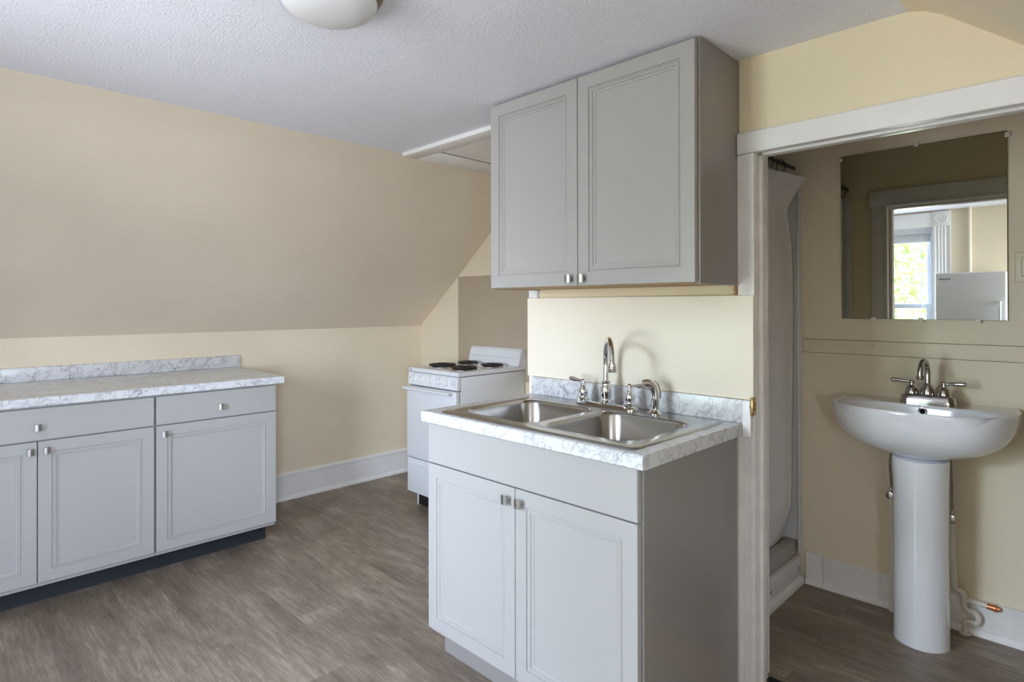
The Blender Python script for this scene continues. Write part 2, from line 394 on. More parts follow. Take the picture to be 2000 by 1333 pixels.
struct('wall_left', box(nb(), FX0 - .1, FX1 + .1, LW, LW + .1, 0, 1.158), M['wall'], 'low cream knee wall behind the long counter', 'wall')
def roof_strip(name, prof, m, label, cat, x0=FX0 - .1, x1=FX1 + .1, t=0.08):
    bm = nb(); prism(bm, prof + [(p[0], p[1] + t) for p in reversed(prof)], 'X', x0, x1)
    return struct(name, bm, m, label, cat, sharp=50)
roof_strip('wall_slope_left', SLOPE_L, M['wallslope_shade'], 'large sloping cream attic wall above the long counter', 'wall')
roof_strip('ceiling', [(2.7065, CZ)] + CEIL_R, M['ceil'], 'flat textured white ceiling', 'ceiling')
DX0, DX1, DCZ = -0.97, -0.03, 1.95           # added dormer, out of view
YD = 0.143 - (1.976 - DCZ) / 0.81
SLOPE_TOP = SLOPE_R[:-1] + [(YD, DCZ)]
bm = nb()
for x0, x1, pr in ((FX0 - .1, DX0, SLOPE_R), (DX0, DX1, SLOPE_TOP), (DX1, FX1 + .1, SLOPE_R)):
    prism(bm, pr + [(p[0], p[1] + .08) for p in reversed(pr)], 'X', x0, x1)
struct('wall_slope_right', bm, M['wallbath'], 'tan sloping attic wall above the doorway', 'wall', sharp=50)
bm = nb()
ZK = SLOPE_R[-1][1]
box(bm, FX0 - .1, DX0, RW - .1, RW, 0, ZK); box(bm, DX1, FX1 + .1, RW - .1, RW, 0, ZK)
box(bm, DX0, W2X0, RW - .1, RW, 0, DCZ); box(bm, W2X1, DX1, RW - .1, RW, 0, DCZ); box(bm, W2X0, W2X1, RW - .1, RW, 0, W2Z0); box(bm, W2X0, W2X1, RW - .1, RW, W2Z1, DCZ)
struct('wall_right', bm, M['wall'], 'low cream knee wall with an added dormer window behind the camera', 'wall')
bm = nb()
for a, b in ((DX0 - .05, DX0), (DX1, DX1 + .05)): prism(bm, [(RW, ZK), (RW, DCZ), (YD, DCZ)], 'X', a, b)
box(bm, DX0 - .05, DX1 + .05, RW - .1, YD + .02, DCZ, DCZ + .05)
struct('wall_added_dormer', bm, M['wall'], 'cream cheeks and top of the added dormer behind the camera', 'wall')
# wall behind the stove
prof = [p for p in SLOPE_L] + [(1.844, CZ), (1.844, 0), (LW, 0)]
bm = nb(); prism(bm, prof, 'X', FX1, FX1 + 0.1)
struct('wall_far', bm, M['wall'], 'cream end wall of the stove alcove', 'wall')
# wall between alcove and shower
struct('wall_alcove', box(nb(), PW1, FX1 + .1, 1.79, 1.844, 0, CZ), M['wall'], 'cream side wall between stove alcove and shower', 'wall')
# bathroom end wall
prof = [(1.79, CZ)] + CEIL_R[:-1] + SLOPE_R + [(RW, 0), (1.79, 0)]
bm = nb(); prism(bm, prof, 'X', BW, BW + 0.1)
struct('wall_bathroom', bm, M['wallbath'], 'tan end wall of the bathroom behind the pedestal sink', 'wall')
# partition with doorway
DY0, DY1, DZ = 0.052, 0.836, 1.845
bm = nb()
prism(bm, [(1.79, 0), (1.79, CZ), (DY1, CZ), (DY1, 0)], 'X', PW0, PW1)
hd = [(DY1, DZ), (DY1, CZ)] + CEIL_R[:-1] + [p for p in SLOPE_R if p[0] > DY0] + [(DY0, 1.976 - (0.143 - DY0) * 0.81), (DY0, DZ)]
prism(bm, hd, 'X', PW0, PW1)
prism(bm, [(DY0, 0), (DY0, 1.976 - (0.143 - DY0) * 0.81), SLOPE_R[-1], (RW, 0)], 'X', PW0, PW1)
struct('wall_partition', bm, M['wallyellow'], 'cream partition wall holding the sink and the bathroom doorway', 'wall')
# gable wall with window opening, behind the camera
bm = nb()
g0, g1 = GX - 0.12, GX
def gable(y):  # roof height at y
    P = ROOF
    for a, b in zip(P, P[1:]):
        if b[0] <= y <= a[0]: return a[1] + (b[1] - a[1]) * (a[0] - y) / (a[0] - b[0])
prism(bm, [(LW, 0)] + SLOPE_L + [(WIN_Y1, CZ), (WIN_Y1, 0)], 'X', g0, g1)
prism(bm, [(WIN_Y0, 0), (WIN_Y0, CZ)] + CEIL_R[:-1] + SLOPE_R + [(RW, 0)], 'X', g0, g1)
box(bm, g0, g1, WIN_Y0, WIN_Y1, 0, WIN_Z0); box(bm, g0, g1, WIN_Y0, WIN_Y1, WIN_Z1, CZ)
struct('wall_gable', bm, M['wall'], 'cream gable wall with the window, seen in the mirror', 'wall')

# baseboards
def baseboard(bm, axis, a, b, face, sgn, z0, h, t=0.016, cap=True):
    """runs along axis from a to b, lies on plane face, sticks out by sgn*t"""
    P = [(0, z0), (t + 0.012, z0), (t + 0.012, z0 + 0.012), (t + 0.004, z0 + 0.026), (t, z0 + 0.028), (t, z0 + h - 0.03), (t + 0.005, z0 + h - 0.026), (t + 0.006, z0 + h - 0.012), (t * .6, z0 + h), (0, z0 + h)] if cap else \
        [(0, z0), (t + 0.014, z0), (t + 0.013, z0 + 0.012), (t + 0.005, z0 + 0.024), (t, z0 + 0.025), (t, z0 + h - .003), (t - .003, z0 + h), (0, z0 + h)]
    prism(bm, [(face + sgn * p[0], p[1]) for p in P], 'Y' if axis == 'Y' else 'X', a, b)
    return bm
bm = baseboard(nb(), 'X', 1.44, FX1, LW, -1, 0, 0.187)
struct('baseboard_left', bm, M['trim'], 'tall white baseboard between the long cabinets and the stove', 'baseboard')
bm = baseboard(nb(), 'Y', 0.899, 0.970, BW, -1, BF, 0.139, cap=False)
struct('baseboard_bathroom', bm, M['oldtrim'], 'short white baseboard piece in the bathroom corner beside the shower', 'baseboard')
bm = baseboard(nb(), 'Y', RW, 0.897, BW, -1, BF, 0.134, cap=False)
struct('baseboard_bathroom', bm, M['oldtrim'], 'long white bathroom baseboard running behind the pedestal', 'baseboard')
struct('baseboard_partition', baseboard(nb(), 'Y', RW, -0.022, PW0, -1, 0, 0.187), M['trim'], 'white baseboard on the partition beyond the doorway', 'baseboard')
struct('baseboard_right', baseboard(nb(), 'X', FX0, PW0, RW, 1, 0, 0.187), M['trim'], 'white baseboard along the low right knee wall', 'baseboard')
# chair rail band on the bathroom wall
bm = nb(); box(bm, BW - 0.005, BW, RW, 0.985, 1.108, 1.167, 0.002)
t1 = struct('trim_1', bm, M['wallbath'], 'flat tan rail board across the bathroom wall under the mirror', 'trim')
M['edge_shade'] = mat('edge_shade_brown', (0.20, 0.14, 0.08), 0.8)
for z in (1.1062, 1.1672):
    link('edge_shade', box(nb(), BW - 0.0015, BW, RW, 0.985, z, z + 0.0016), M['edge_shade'], t1)  # dark strips painted as the shadow lines along the rail board edges
# pale board behind the kitchen faucet
bm = nb(); box(bm, 1.9605, PW0, 0.8795, 1.838, 0.0, 1.3545); box(bm, 1.9495, 1.9574, 0.8205, 1.839, 1.0085, 1.355, 0.0025); box(bm, 1.9574, 1.9605, 0.8795, 1.838, 1.0085, 1.3545)
struct('trim_2', bm, M['wall2'], 'pale cream splash board behind the kitchen faucet', 'trim')
bm = nb(); box(bm, 1.9600, PW0, 1.79, 1.840, 1.3555, 1.40, 0.002)
struct('trim_3', bm, M['trim'], 'short white corner strip under the end of the wall cabinet', 'trim')
bm = nb(); box(bm, FX1 - 0.006, FX1, 1.85, 3.4956, 0.80, 1.5405, 0.001)
struct('trim_4', bm, M['taupe'], 'taupe heat panel on the wall behind the stove', 'trim')
# small white block at the end of the sink counter
bm = nb(); box(bm, 1.9345, 1.9565, 0.8235, 0.8535, 0.889, 1.008, 0.004, 2)
struct('trim_5', bm, M['trim'], 'small white filler block at the end of the sink backsplash', 'trim')
# ragged unpainted edge beside the wall cabinet
bm = nb()
random.seed(3)
for k in range(7):
    z = 1.357 + k * 0.0048; box(bm, 1.955 + random.random() * .006, PW0, 0.8795, 0.8875 + random.random() * .004, z, z + 0.0052)
struct('trim_6', bm, M['rust'], 'ragged bare wood edge below the wall cabinet', 'trim')

# ------------------------------------------------------------------ bathroom doorway
d = thing('door_1', (1.97, 0.444, 0), 'open white doorway to the bathroom with flat casing', 'doorway', kind='structure')
def casing(y0, y1, z0, z1, xf, s):
    bm = nb()   # profile across the board: flat with an outer bead, s=+1 bead on the high-y side
    P = [(PW0, y0), (xf, y0 + .002), (xf - .002, y0 + .012), (xf, y0 + .018), (xf, y1 - .021), (xf + .004, y1 - .019), (xf + .003, y1 - .006), (xf + .004, y1), (PW0, y1)]
    prism(bm, P, 'Z', z0, z1); return bm
link('casing', casing(0.8185, 0.8775, 0, 1.824, 1.9575, 1), M['oldtrim'], d)
link('casing', casing(0.0, 0.070, 0, 1.824, 1.9575, 1), M['oldtrim'], d)
bm = nb(); prism(bm, [(PW0, 1.826), (1.955, 1.826), (1.953, 1.828), (1.953, 1.893), (1.956, 1.897), (PW0, 1.897)], 'Y', -0.01, 0.8745)
link('head_casing', bm, M['trim'], d)
bm = nb(); box(bm, 1.962, 2.085, 0.8245, 0.836, 0.0, 1.845); box(bm, 2.002, 2.040, 0.8115, 0.8245, 0.03, 1.822, 0.0015)
link('jamb', bm, M['oldtrim'], d)
bm = nb(); box(bm, 1.962, 2.085, 0.052, 0.0640, 0.0, 1.845); box(bm, 2.002, 2.040, 0.0640, 0.077, 0.03, 1.822, 0.0015)
link('jamb', bm, M['oldtrim'], d)
bm = nb(); box(bm, 1.962, 2.085, 0.0640, 0.8245, 1.835, 1.845); box(bm, 2.002, 2.040, 0.077, 0.8115, 1.822, 1.835, 0.0015)
link('head_jamb', bm, M['trim'], d)
# bathroom side casing (seen in the mirror)
bm = nb()
box(bm, PW1, PW1 + .018, 0.8285, 0.900, BF, 1.84, 0.003); box(bm, PW1, PW1 + .018, -0.02, 0.058, BF, 1.84, 0.003); box(bm, PW1, PW1 + .020, -0.03, 0.910, 1.84, 1.925, 0.003)
link('back_casing', bm, M['trim'], d)
# threshold edge of the raised floor
bm = nb(); prism(bm, [(2.018, 0.0), (2.031, 0.0), (2.031, BF - .004), (2.022, BF - .006)], 'Y', 0.064, 0.8245)
link('threshold', bm, M['rust'], d)
bm = nb(); box(bm, 2.022, 2.050, 0.066, 0.8105, BF + 0.0005, BF + 0.006, 0.002)
link('threshold_strip', bm, M['slot'], d)
bm = nb(); tube(bm, [(1.9335, 0.8195, 0.9605), (1.931, 0.8175, 0.970), (1.9295, 0.817, 0.990), (1.931, 0.8175, 1.010), (1.9335, 0.8195, 1.0195)], [.004, .006, .007, .006, .004], n=8)
box(bm, 1.9345, 1.9635, 0.8165, 0.8205, 0.9605, 1.0195, 0.001)
sp = link('strike_plate', bm, M['brass'], d); sp['label'] = 'old brass strike plate'
bm = nb(); box(bm, 1.947, 1.9555, 0.8155, 0.8175, 0.974, 1.004, 0.001)
q = link('latch_hole', bm, M['rust'], sp)
bm = nb(); box(bm, 1.9635, 1.999, 0.822, 0.8255, 0.945, 1.022, 0.001); link('hinge_gap', bm, M['oldtrim'], d)
bm = nb(); box(bm, 1.976, 1.990, 0.8232, 0.8248, 0.735, 0.790, 0.0005)
for z in (0.748, 0.760, 0.772, 0.780): lathe(bm, [(0.003, 0), (0.003, 0.001)], (1.983, 0.8234, z), (0, -1, 0), 8)
q = link('hinge_scar', bm, mat('bare_wood_scar', (0.62, 0.48, 0.40), 0.7, var=0.4, var_scale=120), d)

# ------------------------------------------------------------------ cabinet pieces
def facemap(kind, face):
    # (u across, v up, w depth behind the face)
    if kind == 'X': return lambda u, v, w: (face + w, u, v)
    return lambda u, v, w: (u, face + w, v)

def panel_door(fm, u0, u1, v0, v1, t=0.019):
    bm = nb()
    def lp(i, w): return [bm.verts.new(fm(*p)) for p in ((u0 + i, v0 + i, w), (u1 - i, v0 + i, w), (u1 - i, v1 - i, w), (u0 + i, v1 - i, w))]
    L = [lp(0, t), lp(0, 0.0015), lp(0.0015, 0), lp(0.0475, 0), lp(0.0485, 0.0050), lp(0.0520, 0.0060), lp(0.056, 0.0025), lp(0.063, 0.0030), lp(0.0642, 0.0070), lp(0.072, 0.0085), lp(0.0730, 0.0110)]
    for a, b in zip(L, L[1:]): quad_loop(bm, a, b)
    bm.faces.new(L[0]); bm.faces.new(L[-1])
    return bm

def slab_front(fm, u0, u1, v0, v1, t=0.019):
    bm = nb()
    def lp(i, w): return [bm.verts.new(fm(*p)) for p in ((u0 + i, v0 + i, w), (u1 - i, v0 + i, w), (u1 - i, v1 - i, w), (u0 + i, v1 - i, w))]
    L = [lp(0, t), lp(0, 0.002), lp(0.002, 0)]
    for a, b in zip(L, L[1:]): quad_loop(bm, a, b)
    bm.faces.new(L[0]); bm.faces.new(L[-1])
    return bm

def knob(fm, u, v):
    bm = nb()
    n = 12
    ring = lambda r, w: [bm.verts.new(fm(u + r * math.cos(2 * math.pi * k / n), v + r * math.sin(2 * math.pi * k / n), w)) for k in range(n)]
    A = [ring(.0075, 0), ring(.006, -.003), ring(.005, -.012), ring(.006, -.0155)]
    for a, b in zip(A, A[1:]): quad_loop(bm, a, b)
    bm.faces.new(A[0]); bm.faces.new(A[-1])
    # flared square head, curved like a bent strip
    m = 8; L = []
    hw, hh = 0.0125, 0.0145
    for (sc, w0) in ((0.72, -.0145), (1.0, -.0185), (0.97, -.0225)):
        L.append([[bm.verts.new(fm(u + hw * sc * (2 * i / m - 1), v + s * hh * sc, w0 - 0.0045 * (1 - (2 * i / m - 1) ** 2))) for i in range(m + 1)] for s in (-1, 1)])
    for (a, b) in zip(L, L[1:]):
        ra = a[0] + list(reversed(a[1])); rb = b[0] + list(reversed(b[1])); quad_loop(bm, ra, rb)
    for l in (L[0], L[-1]):
        for i in range(m): bm.faces.new((l[0][i], l[0][i + 1], l[1][i + 1], l[1][i]))
    return bm

# ------------------------------------------------------------------ sink base cabinet
SX = 1.3636; sx = facemap('X', SX)
c = thing('sink_base_cabinet', (1.66, 1.341, 0), 'grey base cabinet with two doors under the stainless steel sink', 'cabinet')
bm = nb()
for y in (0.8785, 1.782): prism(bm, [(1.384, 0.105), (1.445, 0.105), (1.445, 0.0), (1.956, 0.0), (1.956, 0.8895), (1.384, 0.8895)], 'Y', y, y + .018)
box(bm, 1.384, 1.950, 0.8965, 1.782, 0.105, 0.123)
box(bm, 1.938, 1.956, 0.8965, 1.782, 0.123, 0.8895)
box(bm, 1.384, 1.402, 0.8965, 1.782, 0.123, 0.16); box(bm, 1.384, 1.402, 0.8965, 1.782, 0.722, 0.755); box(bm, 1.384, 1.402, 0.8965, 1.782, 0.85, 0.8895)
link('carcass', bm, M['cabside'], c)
bm = nb(); box(bm, 1.445, 1.460, 0.8965, 1.782, 0.0, 0.105); link('toe_kick', bm, M['cabside'], c)
link('false_drawer_front', slab_front(sx, 0.8860, 1.7958, 0.7405, 0.8850), M['cab'], c)
dd = link('door', panel_door(sx, 1.3445, 1.7958, 0.1261, 0.7365), M['cab'], c)
link('knob', knob(sx, 1.372, 0.698), M['nickel'], dd)
dd = link('door', panel_door(sx, 0.8860, 1.3415, 0.1261, 0.7365), M['cab'], c)
link('knob', knob(sx, 1.313, 0.698), M['nickel'], dd)

# sink countertop with cut-out for the basin
CT0, CT1 = 0.8903, 0.9306
def front_profile(xf, xb, z0, z1):
    P = [(xb, z0), (xf + .003, z0)]
    P += [(xf, z0 + .003)]
    r = 0.011
    for k in range(7):
        t = rad(180 - 90 * k / 6); P.append((xf + r + r * math.cos(t), z1 - r + r * math.sin(t)))
    P += [(xb, z1)]
    return P
c = thing('sink_countertop', (1.65, 1.333, CT0), 'white marble-look countertop around the stainless steel sink', 'countertop')
bm = nb()
prism(bm, front_profile(1.3415, 1.392, CT0, CT1), 'Y', 0.8547, 1.8114)
box(bm, 1.392, 1.889, 0.8547, 0.935, CT0, CT1); box(bm, 1.392, 1.889, 1.705, 1.8114, CT0, CT1); box(bm, 1.889, 1.9600, 0.8547, 1.8114, CT0, CT1)
link('worktop', bm, M['marble'], c, smooth=True)
bm = nb(); box(bm, 1.9415, 1.9600, 0.8547, 1.8085, CT1 + .0002, 1.0078, 0.003)
link('backsplash', bm, M['marble'], c)
bm = nb(); box(bm, 1.3408, 1.350, 1.8090, 1.8120, 0.8925, 0.9035, 0.001); q = link('chipped_corner', bm, M['rust'], c); q['label'] = 'chipped bare corner'

# ------------------------------------------------------------------ stainless double sink
SZ = CT1
c = thing('kitchen_sink', (1.64, 1.319, SZ), 'double-bowl stainless steel kitchen sink set into the marble-look counter', 'sink')
bm = nb()
zr = SZ + 0.0055
outer_in = rrect(1.376, 1.906, 0.909, 1.729, 0.02, 8)
bowlA = rrect(1.422, 1.805, 1.337, 1.690, 0.065, 8)
bowlB = rrect(1.422, 1.805, 0.948, 1.301, 0.065, 8)
LO = plate(bm, outer_in, [bowlA, bowlB], zr)
o2 = offset_loop(bm, rrect(1.371, 1.911, 0.904, 1.734, 0.024, 8), SZ + 0.0045)
o3 = offset_loop(bm, rrect(1.367, 1.915, 0.900, 1.738, 0.026, 8), SZ + 0.0004)
quad_loop(bm, LO[0], o2); quad_loop(bm, o2, o3)
def bowl(loop, x0, x1, y0, y1):
    cx, cy = (x0 + x1) / 2 + 0.02, (y0 + y1) / 2
    prev = loop
    steps = [(0.0025, zr - 0.001, .063), (0.006, zr - 0.005, .062), (0.0085, zr - 0.012, .062), (0.014, zr - 0.150, .060), (0.020, zr - 0.166, .058), (0.032, zr - 0.176, .05)]
    for ins, z, r in steps:
        l = offset_loop(bm, rrect(x0 + ins, x1 - ins, y0 + ins, y1 - ins, r, 8), z); quad_loop(bm, prev, l); prev = l
    circ = []
    for v in prev:
        a = math.atan2(v.co.y - cy, v.co.x - cx); circ.append(bm.verts.new((cx + 0.046 * math.cos(a), cy + 0.046 * math.sin(a), zr - 0.181)))
    quad_loop(bm, prev, circ)
    low = [bm.verts.new((v.co.x, v.co.y, zr - 0.19)) for v in circ]; quad_loop(bm, circ, low); bm.faces.new(low)
    return cx, cy
ca = bowl(LO[1], 1.422, 1.805, 1.337, 1.690); cb_ = bowl(LO[2], 1.422, 1.805, 0.948, 1.301)
link('basin', bm, M['steel'], c, sharp=50)
for cc in (ca, cb_):
    bm = nb(); lathe(bm, [(0.045, 0.0), (0.045, 0.003), (0.040, 0.0035), (0.037, -0.004), (0.012, -0.005), (0.010, 0.004), (0.0, 0.005)], (cc[0], cc[1], zr - 0.1815), n=28)
    link('drain', bm, M['chrome'], c)

# kitchen faucet
FZ = zr + 0.0002
fx = 1.862
c = thing('kitchen_faucet', (fx, 1.347, FZ), 'tall chrome gooseneck faucet with two lever handles on the steel sink', 'faucet')
bm = nb()
P0 = rrect(fx - .027, fx + .027, 1.208, 1.484, 0.0265, 8); P1 = rrect(fx - .024, fx + .024, 1.211, 1.481, 0.0235, 8); P2 = rrect(fx - .019, fx + .019, 1.216, 1.476, 0.0185, 8)
A = [offset_loop(bm, P0, FZ), offset_loop(bm, P0, FZ + .007), offset_loop(bm, P1, FZ + .010), offset_loop(bm, P1, FZ + .013), offset_loop(bm, P2, FZ + .0165)]
for a, b in zip(A, A[1:]): quad_loop(bm, a, b)
bm.faces.new(A[0]); bm.faces.new(A[-1])
link('base_plate', bm, M['chrome'], c)
bz = FZ + .0165
bm = nb()
lathe(bm, [(0.024, 0), (0.024, .006), (.0195, .010), (.0185, .014), (.0215, .030), (.0225, .046), (.021, .060), (.0165, .070), (.0165, .075), (.0175, .077), (.0175, .082), (.0125, .085)], (fx, 1.347, bz), n=28)
link('spout_base', bm, M['chrome'], c)
ex, ey = 1.700, 1.203
dxn, dyn = ex - fx, ey - 1.347
pts = [(fx, 1.347, bz + .08), (fx, 1.347, bz + .12), (fx, 1.347, 1.105)]
for k in range(1, 9):
    t = math.pi * k / 8 * 0.97
    s = (1 - math.cos(t)) / 2; pts.append((fx + dxn * s, 1.347 + dyn * s, 1.115 + 0.086 * math.sin(t)))
pts.append((ex + .001, ey + .001, 1.108))
bm = nb(); tube(bm, pts, [.0100] * 3 + [.0100, .0098, .0097, .0097, .0097, .0097, .0098, .0100, .0104], n=18, smooth=5)
s = link('spout', bm, M['chrome'], c)
bm = nb(); lathe(bm, [(.0105, .030), (.0135, .028), (.0140, .020), (.0165, .018), (.0165, .004), (.0155, 0.0), (.012, 0.0)], (ex, ey, 1.092), n=24); link('aerator', bm, M['chrome'], s)
def lever_handle(y, dy, tip, mname='chrome'):
    bm = nb()
    lathe(bm, [(.0225, 0), (.0225, .006), (.017, .010), (.016, .013), (.0185, .024), (.0185, .036), (.016, .044), (.0115, .050), (.0115, .054), (.0075, .058), (.0075, .066), (.0105, .069), (.0105, .076), (.006, .081), (0, .082)], (fx, y, bz), n=26)
    h = link('handle', bm, M[mname], c)
    bm = nb(); z = bz + .072
    tube(bm, [(fx, y, z), (fx, y + dy * .25, z + .002), (fx, y + dy * .55, z + .004), (fx, y + dy * .85, z + .007), (fx, y + dy, z + .008)], [.005, .0055, .0088, .0092, .004], n=12, smooth=5)
    link('lever', bm, M[mname], h)
lever_handle(1.456, 0.070, 0); lever_handle(1.2405, -0.072, 0)
# side sprayer
c = thing('side_sprayer', (fx, 1.134, zr), 'chrome side sprayer standing in the sink deck beside the faucet', 'sprayer')
bm = nb(); lathe(bm, [(.026, 0.0002), (.026, .003), (.018, .013), (.014, .015), (.012, .022)], (fx, 1.134, zr), n=26); link('holder', bm, M['chrome'], c)
bm = nb(); tube(bm, [(fx, 1.134, zr + .018), (fx, 1.134, zr + .05), (fx, 1.134, zr + .075), (fx - .006, 1.139, zr + .098), (fx - .018, 1.150, zr + .110), (fx - .032, 1.163, zr + .108)], [.0125, .0155, .016, .016, .0155, .0145], n=18, smooth=5)
link('spray_head', bm, M['chrome'], c)
bm = nb(); tube(bm, [(fx + .013, 1.123, zr + .055), (fx + .0135, 1.1225, zr + .078), (fx + .007, 1.128, zr + .104), (fx - .003, 1.137, zr + .118)], [.003, .005, .0055, .003], n=10, smooth=4)
link('trigger', bm, M['chrome'], c)

# ------------------------------------------------------------------ wall cabinet over the sink
UX = 1.6797; ux = facemap('X', UX)
c = thing('wall_cabinet', (1.84, 1.337, 1.39), 'grey two-door wall cabinet hung up to the ceiling above the sink', 'cabinet')
bm = nb()
box(bm, 1.700, PW0 - .0005, 0.8770, 0.8950, 1.3880, 2.1465, 0.001); box(bm, 1.700, PW0 - .0005, 1.782, 1.798, 1.3880, 2.1465, 0.001)
box(bm, 1.700, PW0 - .0005, 0.895, 1.782, 2.12, 2.1465); box(bm, 1.715, PW0 - .0005, 0.895, 1.782, 1.394, 1.408)
box(bm, 1.700, 1.716, 0.895, 1.782, 1.394, 1.43)
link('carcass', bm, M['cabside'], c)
bm = nb(); box(bm, 1.7000, 1.9765, 0.896, 1.781, 1.3905, 1.3938); q = link('bottom_panel', bm, M['cabin'], c); q['label'] = 'raw wood underside'
dd = link('door', panel_door(ux, 1.3395, 1.7897, 1.3928, 2.1368), M['cab'], c)
link('knob', knob(ux, 1.368, 1.418), M['nickel'], dd)
dd = link('door', panel_door(ux, 0.8847, 1.3365, 1.3928, 2.1368), M['cab'], c)
link('knob', knob(ux, 1.311, 1.418), M['nickel'], dd)

# ------------------------------------------------------------------ base cabinets along the left wall
LY = 3.269; ly = facemap('Y', LY)
def base_cab(x0, x1, label, doors, drawer):
    c = thing('base_cabinet', ((x0 + x1) / 2, 3.62, 0), label, 'cabinet', 'grey base cabinets along the left wall')
    bm = nb()
    y0, y1 = 3.290, 3.930
    box(bm, x0, x0 + .018, y0, y1, 0.105, 0.8900); box(bm, x1 - .018, x1, y0, y1, 0.105, 0.8900); box(bm, x0 + .018, x1 - .018, y0, y1, 0.105, 0.123)
    box(bm, x0 + .018, x1 - .018, y1 - .012, y1, 0.123, 0.89); box(bm, x0 + .018, x1 - .018, y0, y0 + .018, 0.728, 0.752); box(bm, x0 + .018, x1 - .018, y0, y0 + .018, 0.862, 0.89)
    link('carcass', bm, M['cab'], c)
    bm = nb()
    prism(bm, [(3.412, 0.0), (3.396, 0.0005), (3.398, 0.006), (3.404, 0.020), (3.405, 0.105), (3.412, 0.105)], 'X', x0 - .0019, x1 - .004 if x1 > 1 else x1)
    link('toe_kick', bm, M['toe'], c)
    q = link('drawer', slab_front(ly, drawer[0], drawer[1], 0.7425, 0.8810), M['cab'], c)
    link('knob', knob(ly, (drawer[0] + drawer[1]) / 2, 0.800), M['nickel'], q)
    for a, b, kx in doors:
        q = link('door', panel_door(ly, a, b, 0.1261, 0.7370), M['cab'], c)
        link('knob', knob(ly, kx, 0.698), M['nickel'], q)
    return c
base_cab(0.8420, 1.4330, 'grey base cabinet with one drawer and one door, nearest the stove', [(0.8435, 1.4322, 0.876)], (0.8435, 1.4322))
base_cab(-0.070, 0.8400, 'wide grey base cabinet with one drawer over two doors', [(0.3895, 0.8335, 0.417), (-0.060, 0.3865, 0.361)], (-0.060, 0.8335))
c = thing('long_countertop', (0.70, 3.6, 0.8913), 'long white marble-look countertop on the base cabinets under the sloping wall', 'countertop')
bm = nb()
prism(bm, [(p[0], p[1]) for p in front_profile(3.2471, LW - .0005, 0.8913, 0.9309)], 'X', -0.085, 1.4690)
link('worktop', bm, M['marble'], c)
bm = nb(); box(bm, -0.085, 1.4990, 3.9540, LW - .0005, 0.9311, 1.0055, 0.003); box(bm, 1.468, 1.4990, 3.9545, LW - .0005, 0.8913, 0.9311)
link('backsplash', bm, M['marble'], c)

# ------------------------------------------------------------------ stove
YA, YB = 2.790, 3.299
c = thing('stove', (2.64, 3.045, 0), 'narrow white electric coil stove standing in the alcove', 'stove')
bm = nb(); box(bm, 2.3675, 2.938, YA + .004, YB - .004, 0.088, 0.8815, 0.004); link('body', bm, M['enamel'], c)
bm = nb(); box(bm, 2.392, 2.90, YA + .046, YB - .046, 0.002, 0.0878); q = link('kick_panel', bm, M['black'], c); q['label'] = 'black recessed kick panel'
for (lx, lyy) in ((2.405, YB - .040), (2.405, YA + .040), (2.88, YB - .040), (2.88, YA + .040)):
    bm = nb(); box(bm, lx - .018, lx + .018, lyy - .0055, lyy + .0055, 0.0, 0.0885, 0.002); link('leg', bm, M['enamel'], c)
bm = nb()
prism(bm, [(2.350, 0.8860), (2.346, 0.8885), (2.346, 0.903), (2.352, 0.911), (2.362, 0.9125), (2.93, 0.9125), (2.93, 0.8860)], 'Y', YA, YB)
link('cooktop', bm, M['enamel'], c)
bm = nb(); prism(bm, [(2.868, 0.9130), (2.874, 0.935), (2.888, 1.005), (2.898, 1.022), (2.912, 1.030), (2.938, 1.030), (2.938, 0.887), (2.9395, 0.887), (2.9405, 0.9130)], 'Y', YA - .001, YB + .001)
bmesh.ops.bevel(bm, geom=[e for e in bm.edges if abs(e.verts[0].co.y - e.verts[1].co.y) < 1e-6], offset=0.006, segments=3, affect='EDGES')
link('backguard', bm, M['enamel'], c)
bm = nb(); box(bm, 2.8780, 2.8815, YA + .012, YB - .012, 0.9640, 0.9655); link('backguard_crease', bm, M['print'], bpy.data.objects['backguard'])
bm = nb(); prism(bm, [(2.349, 0.8835), (2.343, 0.880), (2.338, 0.806), (2.342, 0.8015), (2.3615, 0.8015), (2.3615, 0.8835)], 'Y', YA + .001, YB - .001)
cp = link('control_panel', bm, M['enamel'], c)
for y in (3.232, 3.150, 3.060, 2.962, 2.893):
    bm = nb(); lathe(bm, [(.0225, 0.0), (.0225, .004), (.0185, .006), (.0175, .020), (.015, .0225), (0, .023)], (2.3412, y, 0.8435), (-1, 0, 0), 22)
    box(bm, 2.3135, 2.320, y - .0035, y + .0035, 0.8275, 0.8595, .001)
    link('knob', bm, M['enamelknob'], cp)
for k in range(6): link('printed_line', box(nb(), 2.3392, 2.3402, YA + .018, YA + .065 - .003 * k, 0.822 + .007 * k, 0.8232 + .007 * k), M['print'], cp)
for y in (3.232, 3.150, 3.060, 2.962, 2.893): link('printed_mark', box(nb(), 2.3418, 2.3428, y - .012, y + .010, 0.8715, 0.8740), M['print'], cp)
bm = nb(); lathe(bm, [(.006, 0), (.006, .002), (.004, .004), (0, .0045)], (2.3412, 3.272, 0.846), (-1, 0, 0), 14); q = link('indicator_light', bm, M['black'], cp); q['label'] = 'small dark indicator light'
bm = nb(); box(bm, 2.326, 2.3605, YA + .002, YB - .002, 0.326, 0.7945, 0.006, 3)
od = link('oven_door', bm, M['enamel'], c)
link('seam', box(nb(), 2.3725, 2.93, YA + .006, YB - .006, 0.8816, 0.8858), M['slot'], c)
bm = nb(); prism(bm, [(2.326, 0.7925), (2.298, 0.7905), (2.291, 0.7860), (2.290, 0.7770), (2.294, 0.7730), (2.302, 0.7745), (2.309, 0.7805), (2.326, 0.7805)], 'Y', YA + .028, YB - .004)
link('handle', bm, M['enamel'], od)
